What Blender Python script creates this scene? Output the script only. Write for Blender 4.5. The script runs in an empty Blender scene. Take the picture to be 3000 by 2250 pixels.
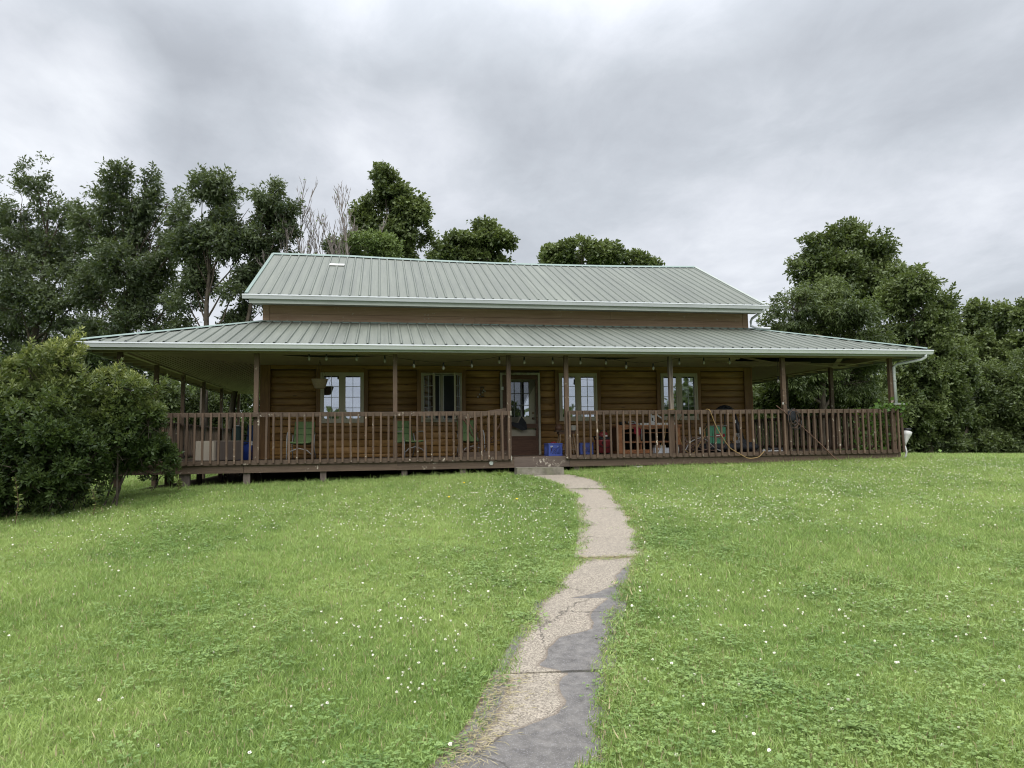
import bpy, math, random
import numpy as np
from mathutils import Vector, Matrix
C = bpy.data.collections.new('scene_objects'); bpy.context.scene.collection.children.link(C)
S = bpy.context.scene
PI = math.pi
# ------------------------------------------------------------------ camera, light, exposure
cam = bpy.data.cameras.new('camera'); co = bpy.data.objects.new('camera', cam); C.objects.link(co)
FW = Vector((0.17785447, 0.98077738, 0.08027152)); RT = Vector((0.98405657, -0.17731719, -0.01383018)); UP = Vector((-0.000669, -0.081451, 0.996677))
m = Matrix((RT, UP, -FW)).transposed().to_4x4(); m.translation = Vector((-3.4867, -17.9815, 0.3032))
co.matrix_world = m
cam.sensor_width = 36; cam.lens = 36*2140/3000; cam.clip_end = 2000; cam.clip_start = 0.05
S.camera = co
S.view_settings.view_transform = 'Standard'; S.view_settings.look = 'None'; S.view_settings.gamma = 1
S.cycles.filter_width = 1.1
S.view_settings.use_curve_mapping = False; S.view_settings.exposure = 1.6
SUN_EL, SUN_AZ = math.radians(58), math.radians(200)      # azimuth measured clockwise from +Y
sun = bpy.data.lights.new('sun', 'SUN'); sun.energy = 1.5; sun.angle = math.radians(75); sun.color = (1, .97, .93)
so = bpy.data.objects.new('sun', sun); C.objects.link(so)
sd = Vector((math.sin(SUN_AZ)*math.cos(SUN_EL), math.cos(SUN_AZ)*math.cos(SUN_EL), math.sin(SUN_EL)))
so.rotation_euler = sd.to_track_quat('Z', 'Y').to_euler()

class NT:                                                   # small node helper
    def __init__(s, nt): s.nt = nt; s.n = nt.nodes; s.l = nt.links
    def node(s, t, **kw):
        n = s.n.new(t)
        for k, v in kw.items():
            if k.startswith('i_'): 
                key = k[2:]; key = int(key) if key.isdigit() else key.replace('_', ' ')
                s.put(n.inputs[key], v)
            else: setattr(n, k, v)
        return n
    def put(s, sock, v):
        if isinstance(v, bpy.types.NodeSocket): s.l.new(v, sock)
        elif isinstance(v, bpy.types.Node): s.l.new(v.outputs[0], sock)
        else: sock.default_value = v
    def math(s, op, a, b=0.0, c=None, clamp=False):
        n = s.n.new('ShaderNodeMath'); n.operation = op; n.use_clamp = clamp
        s.put(n.inputs[0], a); s.put(n.inputs[1], b)
        if c is not None: s.put(n.inputs[2], c)
        return n.outputs[0]
    def noise(s, vec, scale, detail=3, rough=.55, out=0, dist=0):
        n = s.n.new('ShaderNodeTexNoise'); n.inputs['Scale'].default_value = scale; n.inputs['Detail'].default_value = detail
        n.inputs['Roughness'].default_value = rough; n.inputs['Distortion'].default_value = dist
        if vec is not None: s.put(n.inputs['Vector'], vec)
        return n.outputs[out]
    def ramp(s, f, stops):
        n = s.n.new('ShaderNodeValToRGB'); s.put(n.inputs[0], f); cr = n.color_ramp
        while len(cr.elements) < len(stops): cr.elements.new(.5)
        for e, (p, c) in zip(cr.elements, stops):
            e.position = p; e.color = (*c, 1) if isinstance(c, tuple) else (c, c, c, 1)
        return n.outputs[0]
    def mix(s, f, a, b, blend='MIX'):
        n = s.n.new('ShaderNodeMix'); n.data_type = 'RGBA'; n.blend_type = blend
        s.put(n.inputs[0], f)
        for i, v in ((6, a), (7, b)): s.put(n.inputs[i], (*v, 1) if isinstance(v, tuple) and len(v) == 3 else v)
        return n.outputs[2]
    def map(s, vec, scale=(1, 1, 1), loc=(0, 0, 0), rot=(0, 0, 0)):
        n = s.n.new('ShaderNodeMapping'); s.put(n.inputs[0], vec); n.inputs[1].default_value = loc; n.inputs[2].default_value = rot; n.inputs[3].default_value = scale
        return n.outputs[0]

# ------------------------------------------------------------------ overcast sky
w = bpy.data.worlds.new('World'); S.world = w; w.use_nodes = True
N = NT(w.node_tree); N.n.clear()
out = N.node('ShaderNodeOutputWorld'); tc = N.node('ShaderNodeTexCoord')
sky = N.node('ShaderNodeTexSky', sky_type='NISHITA', sun_disc=False, sun_elevation=SUN_EL, sun_rotation=SUN_AZ)
bg1 = N.node('ShaderNodeBackground'); N.put(bg1.inputs[0], sky.outputs[0]); bg1.inputs[1].default_value = .05
sep = N.node('ShaderNodeSeparateXYZ'); N.put(sep.inputs[0], tc.outputs['Generated'])
zz = N.math('ADD', N.math('MAXIMUM', sep.outputs[2], 0.0), .22)
cmb = N.node('ShaderNodeCombineXYZ'); N.put(cmb.inputs[0], N.math('DIVIDE', sep.outputs[0], zz)); N.put(cmb.inputs[1], N.math('DIVIDE', sep.outputs[1], zz))
cp = N.map(cmb.outputs[0], scale=(1, .75, 1), loc=(2.3, 1.1, 0))
n1 = N.noise(cp, .95, 7, .5, dist=.35); n2 = N.noise(cp, 3.6, 7, .6, dist=.3)
n3 = N.noise(cp, 11, 6, .6, dist=.4)
f = N.math('ADD', N.math('ADD', N.math('MULTIPLY', n1, .60), N.math('MULTIPLY', n2, .32)), N.math('MULTIPLY', n3, .08))
def blob(d, rad, amp):                                      # a broad thicker or thinner part of the cloud layer
    v = Vector(d).normalized()
    dt = N.node('ShaderNodeVectorMath', operation='DOT_PRODUCT'); N.put(dt.inputs[0], tc.outputs['Generated']); dt.inputs[1].default_value = v
    a = N.math('DIVIDE', N.math('SUBTRACT', dt.outputs['Value'], math.cos(rad)), 1-math.cos(rad), clamp=False)
    return N.math('MULTIPLY', N.math('SMOOTH_MIN', N.math('MAXIMUM', a, 0.0), 1.0, .2), amp)
def imgdir(u, v): return FW + RT*((u-1500)/2140) - UP*((v-1125)/2140)
for u, v, r, a in [(1750, 450, .20, -.13), (1350, 300, .16, -.10), (420, 130, .24, -.12), (650, 300, .15, -.06), (130, 300, .14, .20), (330, 230, .07, .08), (1000, 40, .20, -.06), (1250, 500, .12, .08), (850, 480, .16, .07), (2500, 350, .3, -.05), (2200, 760, .18, .05), (1900, 90, .2, .06), (2950, 120, .15, -.06), (60, 60, .2, -.05)]:
    f = N.math('ADD', f, blob(imgdir(u, v), r, a))
ccol = N.ramp(f, [(.30, (.385, .41, .45)), (.43, (.485, .515, .56)), (.53, (.60, .625, .675)), (.63, (.715, .74, .785)), (.76, (.87, .885, .91))])
grad = N.math('MULTIPLY', .425, N.math('ADD', 1.0, N.math('MULTIPLY', N.math('MAXIMUM', N.math('SUBTRACT', sep.outputs[2], .45), 0.0), 4.2)))
bg2 = N.node('ShaderNodeBackground'); N.put(bg2.inputs[0], ccol); N.put(bg2.inputs[1], grad)
mx = N.node('ShaderNodeMixShader'); mx.inputs[0].default_value = .96; N.put(mx.inputs[1], bg1.outputs[0]); N.put(mx.inputs[2], bg2.outputs[0])
N.l.new(mx.outputs[0], out.inputs[0])

# ------------------------------------------------------------------ materials
def mat(name, build=None, base=(.5, .5, .5), rough=.7, spec=.3, metal=0):
    mt = bpy.data.materials.new(name); mt.use_nodes = True; n = NT(mt.node_tree); n.n.clear()
    o = n.node('ShaderNodeOutputMaterial'); p = n.node('ShaderNodeBsdfPrincipled'); n.l.new(p.outputs[0], o.inputs[0])
    p.inputs['Base Color'].default_value = (*base, 1); p.inputs['Roughness'].default_value = rough
    p.inputs['Specular IOR Level'].default_value = spec; p.inputs['Metallic'].default_value = metal
    if build: build(n, p, o)
    return mt
def bump(n, p, h, strength=.4, dist=.01):
    b = n.node('ShaderNodeBump'); b.inputs['Strength'].default_value = strength; b.inputs['Distance'].default_value = dist
    n.put(b.inputs['Height'], h); n.l.new(b.outputs[0], p.inputs['Normal'])
def objcoord(n): return n.node('ShaderNodeTexCoord').outputs['Object']
def worldpos(n): return n.node('ShaderNodeNewGeometry').outputs['Position']
def plain(name, col, rough=.6, var=.12, scale=14, spec=.3, metal=0, grime=0.0):
    def b(n, p, o):
        nz = n.noise(worldpos(n), scale, 4)
        rnd = n.node('ShaderNodeObjectInfo').outputs['Random']
        k = n.math('ADD', n.math('MULTIPLY', nz, var*2), n.math('ADD', 1-var-.04, n.math('MULTIPLY', rnd, .08)))
        c = n.mix(1.0, col, k, 'MULTIPLY')
        if grime:
            g = n.ramp(n.noise(worldpos(n), scale*.35, 5, .7), [(.48, 0.0), (.72, 1.0)])
            c = n.mix(n.math('MULTIPLY', g, grime), c, (.07, .065, .05))
        n.put(p.inputs['Base Color'], c); bump(n, p, n.noise(worldpos(n), scale*5, 3), .15, .004)
    return mat(name, b, rough=rough, spec=spec, metal=metal)
def wood(name, c0, c1, stretch=(1.2, 14, 14), rough=.6, knots=True, wear=0.0, wearcol=(.42, .38, .31), spec=.25, var=.3):
    def b(n, p, o):
        rnd = n.node('ShaderNodeObjectInfo').outputs['Random']
        off = n.node('ShaderNodeVectorMath', operation='ADD'); n.put(off.inputs[0], worldpos(n))
        cx = n.node('ShaderNodeCombineXYZ'); n.put(cx.inputs[0], n.math('MULTIPLY', rnd, 37.0)); n.put(cx.inputs[1], n.math('MULTIPLY', rnd, 11.0)); n.put(off.inputs[1], cx.outputs[0])
        v = n.map(off.outputs[0], scale=stretch)
        g = n.noise(v, 2.2, 6, .62, dist=.6); g2 = n.noise(off.outputs[0], .8, 3)
        t = n.math('ADD', n.math('MULTIPLY', g, .75), n.math('MULTIPLY', g2, .35))
        c = n.mix(n.ramp(t, [(.38, 0.0), (.72, 1.0)]), c0, c1)
        c = n.mix(1.0, c, n.math('ADD', 1-var*.5, n.math('MULTIPLY', rnd, var)), 'MULTIPLY')
        if knots:
            vo = n.node('ShaderNodeTexVoronoi'); n.put(vo.inputs['Vector'], n.map(off.outputs[0], scale=(1.6, 3, 5))); vo.inputs['Scale'].default_value = 1.0
            kk = n.ramp(vo.outputs['Distance'], [(.05, 1.0), (.11, 0.0)])
            c = n.mix(n.math('MULTIPLY', kk, .6), c, tuple(x*.35 for x in c0))
        if wear:
            wn = n.ramp(n.noise(off.outputs[0], 9, 8, .75), [(.62-wear*.22, 0.0), (.66-wear*.2, 1.0)])
            wm = n.ramp(n.noise(off.outputs[0], 1.3, 2), [(.5, 0.0), (.6, 1.0)])
            c = n.mix(n.math('MULTIPLY', wn, wm), c, wearcol)
        n.put(p.inputs['Base Color'], c); bump(n, p, g, .35, .004)
    return mat(name, b, rough=rough, spec=spec)
M = {}
M['deck'] = wood('brown deck paint', (.060, .041, .029), (.104, .074, .052), rough=.6, wear=.12, knots=False)
M['deckv'] = wood('brown post paint', (.060, .040, .027), (.118, .080, .055), stretch=(14, 14, 1.0), rough=.6, wear=.16, var=.5)
M['deckworn'] = wood('flaking deck paint', (.065, .050, .040), (.115, .088, .072), rough=.7, wear=.28, knots=False)
M['oldpost'] = wood('weathered bare post', (.05, .04, .033), (.20, .17, .14), stretch=(16, 16, .8), rough=.8)
M['support'] = wood('dusty support paint', (.07, .055, .047), (.14, .115, .098), stretch=(10, 10, 2), rough=.8)
M['log'] = wood('stained log siding', (.135, .070, .021), (.310, .178, .060), stretch=(.8, 8, 10), rough=.5, spec=.3, var=.5)
M['logv'] = wood('stained vertical trim', (.105, .054, .020), (.215, .118, .046), stretch=(9, 9, .9), rough=.5, var=.25)
M['upper'] = wood('brown upper siding', (.230, .140, .094), (.370, .248, .176), stretch=(.5, 9, 12), rough=.65, wear=.12, knots=False, var=.12)
def roofb(n, p, o):
    pos = worldpos(n)
    streak = n.noise(n.map(pos, scale=(9, .45, .45)), 1.0, 5, .6); blot = n.noise(pos, .55, 4, .6); fine = n.noise(n.map(pos, scale=(60, 1.5, 1.5)), 1, 3)
    c = n.mix(n.ramp(streak, [(.3, 0.0), (.75, 1.0)]), (.080, .090, .073), (.136, .148, .122))
    c = n.mix(n.math('MULTIPLY', n.ramp(blot, [(.42, 0.0), (.68, 1.0)]), .55), c, (.108, .120, .096))
    c = n.mix(n.math('MULTIPLY', n.ramp(fine, [(.5, 0.0), (.7, 1.0)]), .25), c, (.18, .195, .165))
    c = n.mix(1.0, c, n.math('ADD', .90, n.math('MULTIPLY', n.node('ShaderNodeObjectInfo').outputs['Random'], .20)), 'MULTIPLY')
    sp = n.ramp(n.noise(pos, 45, 2), [(.78, 0.0), (.80, 1.0)]); c = n.mix(n.math('MULTIPLY', sp, .5), c, (.34, .35, .31))
    rb = n.node('ShaderNodeAttribute', attribute_name='rib').outputs['Fac']; c = n.mix(n.math('MULTIPLY', n.ramp(rb, [(.35, 0.0), (.9, 1.0)]), .55), c, (.045, .065, .055))  # rib feet and eave edge darkened, their shading put into the colour
    n.put(p.inputs['Base Color'], c); n.put(p.inputs['Roughness'], n.math('ADD', .42, n.math('MULTIPLY', streak, .2)))
    bump(n, p, n.noise(n.map(pos, scale=(3, .6, .6)), 2, 2), .25, .01)
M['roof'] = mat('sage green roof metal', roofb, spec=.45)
M['rooftrim'] = plain('green roof trim', (.13, .185, .16), .4, .1, spec=.5)
M['gutter'] = plain('white aluminium gutter', (.54, .565, .59), .4, .04, 3, spec=.5, grime=.12)
M['fascia'] = plain('pale sage fascia', (.30, .33, .30), .45, .08, 4, grime=.15)
M['soffit'] = plain('olive beige soffit', (.27, .215, .165), .55, .08, 3, grime=.18)
M['dark'] = plain('void shade black', (.02, .018, .015), .9)  # near-black standing in for shade in voids and behind boards
M['rafter'] = wood('bare rafter', (.11, .075, .05), (.2, .15, .1), rough=.8)
M['frame'] = plain('cream window frame', (.37, .34, .255), .45, .05, 6, grime=.12)
M['peel'] = wood('peeling cream paint', (.30, .29, .24), (.40, .39, .33), stretch=(8, 8, 1.5), knots=False, wear=.7, wearcol=(.2, .17, .13), rough=.75)
M['white'] = plain('white plastic', (.50, .50, .49), .35, .04, grime=.05)
M['muntin'] = plain('white muntin', (.36, .37, .38), .4, .03)
M['screen'] = plain('dark insect screen', (.035, .038, .042), .8, .1)
M['room'] = plain('unlit room wall', (.06, .06, .062), .9)
M['curtain'] = plain('grey lace curtain', (.42, .44, .47), .9, .2, 20)
M['doorwhite'] = plain('off white door paint', (.34, .31, .24), .45, .05, grime=.1)
M['brass'] = plain('dull dark brass', (.12, .085, .05), .35, metal=.7)
M['black'] = plain('black plastic', (.014, .015, .017), .45, .2)
M['blackcloth'] = plain('black nylon cloth', (.02, .022, .027), .75, .3)
M['rubber'] = plain('brown cable rubber', (.10, .065, .05), .55)
M['yellow'] = plain('yellow cord', (.28, .185, .075), .5, .08)
M['green'] = plain('faded green mesh fabric', (.100, .158, .062), .8, .12, 30)
M['chairframe'] = plain('white tube frame', (.27, .27, .27), .35, .06, grime=.2)
M['teal'] = plain('mint green enamel', (.055, .19, .115), .5, .1)
M['blue'] = plain('blue crate plastic', (.045, .070, .25), .4, .12, grime=.08)
M['navy'] = plain('navy cloth', (.025, .055, .15), .7, .15)
M['royal'] = plain('royal blue plastic', (.014, .035, .19), .35, .08)
M['red'] = plain('faded red plastic', (.15, .022, .026), .4, .2, 10, grime=.25)
M['redcloth'] = plain('dark red cloth', (.16, .008, .018), .85, .15)
M['pine'] = wood('orange pine varnish', (.16, .062, .024), (.28, .122, .050), stretch=(1, 10, 12), rough=.4, spec=.4)
M['walnut'] = wood('dark brown wood', (.05, .025, .015), (.10, .052, .032), stretch=(1, 10, 12), rough=.5)
M['greenbag'] = plain('dark green nylon', (.028, .052, .048), .7, .25)
M['beige'] = plain('beige appliance enamel', (.34, .30, .24), .5, .04, grime=.1)
M['taupe'] = plain('taupe panel', (.14, .115, .10), .55, .1)
M['basket'] = plain('coir basket', (.28, .215, .150), .95, .35, 40)
M['twig'] = wood('bare twig bark', (.06, .035, .025), (.16, .095, .065), stretch=(6, 6, 6), rough=.85)
M['pot'] = plain('pale glazed pot', (.34, .34, .31), .4)
M['bulb'] = plain('clear frosted bulb', (.30, .29, .26), .2, .04, spec=.6)
M['iron'] = plain('dark wrought iron', (.04, .035, .03), .6, metal=.3)
def conc(n, p, o):
    pos = worldpos(n); a = n.noise(pos, 7, 5); v = n.noise(pos, 90, 2)
    c = n.mix(n.ramp(a, [(.35, 0.0), (.7, 1.0)]), (.10, .092, .070), (.20, .185, .15)); c = n.mix(n.math('MULTIPLY', n.ramp(v, [(.55, 0.0), (.65, 1.0)]), .4), c, (.1, .09, .07))
    c = n.mix(n.math('MULTIPLY', n.ramp(n.noise(pos, 2.5, 4), [(.5, 0.0), (.7, 1.0)]), .5), c, (.12, .13, .07))
    n.put(p.inputs['Base Color'], c); bump(n, p, v, .5, .006)
M['concrete'] = mat('weathered concrete', conc, rough=.9)
def pathb(n, p, o):                                         # dry aggregate concrete with a wet, darker side ('wet' says how far inside the puddle trail)
    pos = worldpos(n)
    at = n.node('ShaderNodeAttribute', attribute_name='wet').outputs['Fac']
    wv = n.math('ADD', at, n.math('MULTIPLY', n.math('SUBTRACT', n.noise(pos, 5, 6, .62), .5), .26))
    wet = n.ramp(wv, [(.495, 0.0), (.515, 1.0)]); rim = n.ramp(wv, [(.40, 0.0), (.497, 1.0)])
    vo = n.node('ShaderNodeTexVoronoi'); n.put(vo.inputs['Vector'], pos); vo.inputs['Scale'].default_value = 95
    ag = n.mix(.5, vo.outputs['Color'], n.noise(pos, 160, 2))
    bw = n.node('ShaderNodeRGBToBW'); n.put(bw.inputs[0], ag)
    dry = n.mix(n.ramp(bw.outputs[0], [(.28, 0.0), (.68, 1.0)]), (.090, .076, .060), (.350, .308, .248))
    big = n.ramp(n.noise(pos, 2.1, 5, .65), [(.35, 0.0), (.7, 1.0)]); dry = n.mix(n.math('MULTIPLY', big, .45), dry, (.185, .165, .135))
    dry = n.mix(n.math('MULTIPLY', rim, .6), dry, (.095, .072, .055))
    wetc = n.mix(n.ramp(n.noise(pos, 14, 5, .7), [(.3, 0.0), (.7, 1.0)]), (.068, .063, .060), (.150, .141, .130))
    spk = n.ramp(n.noise(pos, 120, 2), [(.58, 0.0), (.66, 1.0)]); wetc = n.mix(n.math('MULTIPLY', spk, .5), wetc, (.26, .26, .27))
    damp = n.math('MULTIPLY', wet, n.ramp(n.noise(pos, 3.3, 5, .65), [(.56, 0.0), (.68, 1.0)])); wetc = n.mix(n.math('MULTIPLY', damp, .55), wetc, (.20, .185, .165))
    c = n.mix(wet, dry, wetc)
    dv = n.node('ShaderNodeVectorMath', operation='ADD'); n.put(dv.inputs[0], pos); n.put(dv.inputs[1], n.map(n.noise(pos, 3.5, 4, .6, out=1), scale=(.35, .35, .35)))
    cr_ = n.node('ShaderNodeTexVoronoi', feature='DISTANCE_TO_EDGE'); n.put(cr_.inputs['Vector'], dv.outputs[0]); cr_.inputs['Scale'].default_value = .75
    ck_ = n.math('MULTIPLY', n.ramp(cr_.outputs['Distance'], [(.0, 1.0), (.010, 0.0)]), n.ramp(n.noise(pos, 1.1, 2), [(.45, 0.0), (.55, 1.0)])); c = n.mix(n.math('MULTIPLY', ck_, .8), c, (.035, .03, .025))
    dirt = n.node('ShaderNodeAttribute', attribute_name='dirt').outputs['Fac']
    dm = n.ramp(n.math('ADD', dirt, n.math('MULTIPLY', n.math('SUBTRACT', n.noise(pos, 11, 6, .7), .5), .7)), [(.5, 0.0), (.62, 1.0)])
    c = n.mix(dm, c, (.075, .052, .035))
    n.put(p.inputs['Base Color'], c)
    n.put(p.inputs['Roughness'], n.math('SUBTRACT', .9, n.math('MULTIPLY', wet, .30)))
    bump(n, p, n.math('ADD', bw.outputs[0], n.math('MULTIPLY', n.noise(pos, 8, 3), .6)), .35, .005)
M['path'] = mat('walk concrete dry and wet', pathb, spec=.35)
def groundb(n, p, o):
    pos = worldpos(n)
    a = n.noise(pos, 26, 5, .7); bgn = n.noise(pos, .45, 4); c = n.mix(n.ramp(a, [(.35, 0.0), (.65, 1.0)]), (.055, .10, .026), (.19, .27, .075))
    c = n.mix(n.math('MULTIPLY', n.ramp(bgn, [(.45, 0.0), (.65, 1.0)]), .5), c, (.11, .145, .04))
    so_ = n.node('ShaderNodeAttribute', attribute_name='soil').outputs['Fac']
    sm = n.ramp(n.math('ADD', so_, n.math('MULTIPLY', n.math('SUBTRACT', n.noise(pos, 5, 5, .7), .5), .5)), [(.42, 0.0), (.6, 1.0)])
    c = n.mix(sm, c, n.mix(n.noise(pos, 40, 4), (.025, .017, .011), (.09, .065, .042)))
    n.put(p.inputs['Base Color'], c); bump(n, p, n.noise(pos, 30, 5, .7), .8, .03)
M['ground'] = mat('lawn soil and thatch', groundb, rough=.95, spec=.1)
def leafmat(name, dark, light, trans=.3, tipcol=None, rough=.5):
    def b(n, p, o):
        at = n.node('ShaderNodeAttribute', attribute_name='tint').outputs['Fac']
        c = n.mix(at, dark, light)
        if tipcol: 
            tp = n.node('ShaderNodeAttribute', attribute_name='tip').outputs['Fac']; c = n.mix(tp, c, tipcol)
        n.put(p.inputs['Base Color'], c); p.inputs['Roughness'].default_value = rough; p.inputs['Specular IOR Level'].default_value = .35
        t = n.node('ShaderNodeBsdfTranslucent'); n.put(t.inputs[0], n.mix(.35, c, (.20, .26, .02)))
        mxs = n.node('ShaderNodeMixShader'); mxs.inputs[0].default_value = trans
        n.l.new(p.outputs[0], mxs.inputs[1]); n.l.new(t.outputs[0], mxs.inputs[2]); n.l.new(mxs.outputs[0], o.inputs[0])
    return mat(name, b)
M['leafH'] = leafmat('hickory leaves', (.020, .036, .018), (.105, .134, .068))
M['leafM'] = leafmat('maple leaves', (.026, .046, .016), (.140, .178, .062))
M['leafL'] = leafmat('lime green leaves', (.065, .105, .028), (.150, .205, .065))
M['leafU'] = leafmat('undergrowth leaves', (.024, .042, .016), (.125, .162, .058))
M['leafB'] = leafmat('shrub leaves', (.014, .034, .012), (.082, .124, .038), tipcol=(.36, .38, .115))
M['leafV'] = leafmat('vine leaves', (.045, .10, .018), (.13, .23, .045))
M['hosta'] = leafmat('variegated leaves', (.11, .2, .04), (.42, .5, .16))
M['bark'] = wood('grey brown bark', (.028, .022, .017), (.095, .080, .062), stretch=(6, 6, 2), rough=.95, knots=False)
M['deadbark'] = wood('bleached dead bark', (.10, .085, .078), (.22, .195, .18), stretch=(6, 6, 2), rough=.95, knots=False)
def grassmat(name, a, b_, c_, trans=.35):
    def b(n, p, o):
        rnd = n.node('ShaderNodeObjectInfo').outputs['Random']; pos = worldpos(n)
        at = n.node('ShaderNodeAttribute', attribute_name='tint').outputs['Fac']
        big = n.ramp(n.math('ADD', n.noise(pos, .33, 4, .6), n.math('MULTIPLY', n.math('SUBTRACT', n.noise(pos, 2.3, 3, .6), .5), .5)), [(.38, 0.0), (.66, 1.0)])
        c = n.mix(n.math('ADD', n.math('MULTIPLY', at, .6), n.math('MULTIPLY', rnd, .4)), a, b_)
        c = n.mix(n.math('MULTIPLY', big, .5), c, c_)
        n.put(p.inputs['Base Color'], c); p.inputs['Roughness'].default_value = .45; p.inputs['Specular IOR Level'].default_value = .4
        t = n.node('ShaderNodeBsdfTranslucent'); n.put(t.inputs[0], n.mix(.3, c, (.30, .36, .05)))
        mxs = n.node('ShaderNodeMixShader'); mxs.inputs[0].default_value = trans
        n.l.new(p.outputs[0], mxs.inputs[1]); n.l.new(t.outputs[0], mxs.inputs[2]); n.l.new(mxs.outputs[0], o.inputs[0])
    return mat(name, b)
M['grass'] = grassmat('lawn blades', (.080, .155, .036), (.345, .480, .135), (.430, .530, .175))
M['straw'] = plain('straw coloured stems', (.33, .29, .16), .8, .2)
M['clover'] = grassmat('clover leaves', (.066, .140, .034), (.200, .300, .080), (.270, .360, .110), .25)
M['petal'] = plain('clover flower white', (.78, .76, .66), .7, .1)
M['dand'] = plain('dandelion yellow', (.80, .56, .02), .7, .05)
def glassb(n, p, o):
    g = n.node('ShaderNodeBsdfGlossy'); g.inputs['Roughness'].default_value = .015; g.inputs[0].default_value = (.80, .85, .93, 1)
    t = n.node('ShaderNodeBsdfTransparent'); t.inputs[0].default_value = (.62, .66, .68, 1)
    bp = n.node('ShaderNodeBump'); bp.inputs['Strength'].default_value = .03; n.put(bp.inputs['Height'], n.noise(worldpos(n), 1.7, 1)); n.l.new(bp.outputs[0], g.inputs['Normal'])
    ms = n.node('ShaderNodeMixShader'); ms.inputs[0].default_value = .5; n.l.new(t.outputs[0], ms.inputs[1]); n.l.new(g.outputs[0], ms.inputs[2]); n.l.new(ms.outputs[0], o.inputs[0])
M['glass'] = mat('coated window glass', glassb)

# ------------------------------------------------------------------ mesh helpers
class MB:
    def __init__(s): s.v = []; s.f = []
    def add(s, vs, fs):
        o = len(s.v); s.v += [tuple(v) for v in vs]; s.f += [tuple(i+o for i in f) for f in fs]; return s
    def box(s, x0, x1, y0, y1, z0, z1, rot=None, piv=None):
        vs = [Vector((x, y, z)) for x in (x0, x1) for y in (y0, y1) for z in (z0, z1)]
        if rot: 
            pv = Vector(piv) if piv else Vector(((x0+x1)/2, (y0+y1)/2, (z0+z1)/2)); R = rot if isinstance(rot, Matrix) else Matrix.Rotation(rot, 3, 'Z')
            vs = [R @ (v-pv)+pv for v in vs]
        return s.add(vs, [(0, 1, 3, 2), (4, 6, 7, 5), (0, 4, 5, 1), (2, 3, 7, 6), (0, 2, 6, 4), (1, 5, 7, 3)])
    def beam(s, a, b, w, h=None, up=(0, 0, 1)):              # square bar from a to b
        a, b = Vector(a), Vector(b); d = (b-a).normalized(); u = Vector(up)
        if abs(d.dot(u)) > .98: u = Vector((0, 1, 0))
        x = d.cross(u).normalized(); y = x.cross(d).normalized(); h = h or w
        vs = [p+x*sx*w/2+y*sy*h/2 for p in (a, b) for sx, sy in ((-1, -1), (1, -1), (1, 1), (-1, 1))]
        return s.add(vs, [(3, 2, 1, 0), (4, 5, 6, 7), (0, 1, 5, 4), (1, 2, 6, 5), (2, 3, 7, 6), (3, 0, 4, 7)])
    def tube(s, pts, r, n=6, cap=True):
        pts = [Vector(p) for p in pts]; rs = r if isinstance(r, (list, tuple)) else [r]*len(pts)
        vs = []; ref = Vector((.13, .31, .94))
        for i, p in enumerate(pts):
            d = (pts[min(i+1, len(pts)-1)]-pts[max(i-1, 0)])
            d = d.normalized() if d.length > 1e-9 else Vector((0, 0, 1))
            if abs(d.dot(ref)) > .97: ref = Vector((.9, .3, .1)).normalized()
            x = d.cross(ref).normalized(); y = d.cross(x)
            vs += [p+(x*math.cos(2*PI*k/n)+y*math.sin(2*PI*k/n))*rs[i] for k in range(n)]
        fs = [(i*n+k, i*n+(k+1) % n, (i+1)*n+(k+1) % n, (i+1)*n+k) for i in range(len(pts)-1) for k in range(n)]
        if cap: fs += [tuple(range(n)), tuple((len(pts)-1)*n+k for k in range(n))[::-1]]
        return s.add(vs, fs)
    def lathe(s, prof, c=(0, 0, 0), n=16, sx=1, sy=1):
        vs = [(c[0]+r*math.cos(2*PI*k/n)*sx, c[1]+r*math.sin(2*PI*k/n)*sy, c[2]+z) for r, z in prof for k in range(n)]
        fs = [(i*n+k, i*n+(k+1) % n, (i+1)*n+(k+1) % n, (i+1)*n+k) for i in range(len(prof)-1) for k in range(n)]
        fs += [tuple(range(n))[::-1], tuple((len(prof)-1)*n+k for k in range(n))]
        return s.add(vs, fs)
    def extrude_x(s, prof, x0, x1):                          # closed profile of (y, z)
        n = len(prof); vs = [(x0, y, z) for y, z in prof]+[(x1, y, z) for y, z in prof]
        return s.add(vs, [tuple(range(n)), tuple(range(n, 2*n))[::-1]]+[(k, k+n, (k+1) % n+n, (k+1) % n) for k in range(n)])
    def prism(s, poly, y0, y1):                              # polygon in x, z pushed along y
        n = len(poly); vs = [(x, y0, z) for x, z in poly]+[(x, y1, z) for x, z in poly]
        return s.add(vs, [tuple(range(n)), tuple(range(n, 2*n))[::-1]]+[(k, k+n, (k+1) % n+n, (k+1) % n) for k in range(n)])
    def mesh(s, name, m=None, smooth=False):
        me = bpy.data.meshes.new(name); me.from_pydata([tuple(v) for v in s.v], [], s.f); me.validate(); me.update()
        import bmesh
        b = bmesh.new(); b.from_mesh(me); bmesh.ops.recalc_face_normals(b, faces=b.faces); b.to_mesh(me); b.free()
        if m: me.materials.append(M[m])
        if smooth: me.polygons.foreach_set('use_smooth', [True]*len(me.polygons))
        return me
def put(name, me, parent=None, loc=None, rot=None):
    if isinstance(me, tuple): me = me[0].mesh(name, me[1], len(me) > 2)
    o = bpy.data.objects.new(name, me); C.objects.link(o)
    if parent: o.parent = parent
    if loc is not None: o.location = loc
    if rot is not None: o.rotation_euler = rot
    return o
def tag(o, label=None, cat=None, group=None, kind=None):
    if label: o['label'] = label
    if cat: o['category'] = cat
    if group: o['group'] = group
    if kind: o['kind'] = kind
    return o
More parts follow.
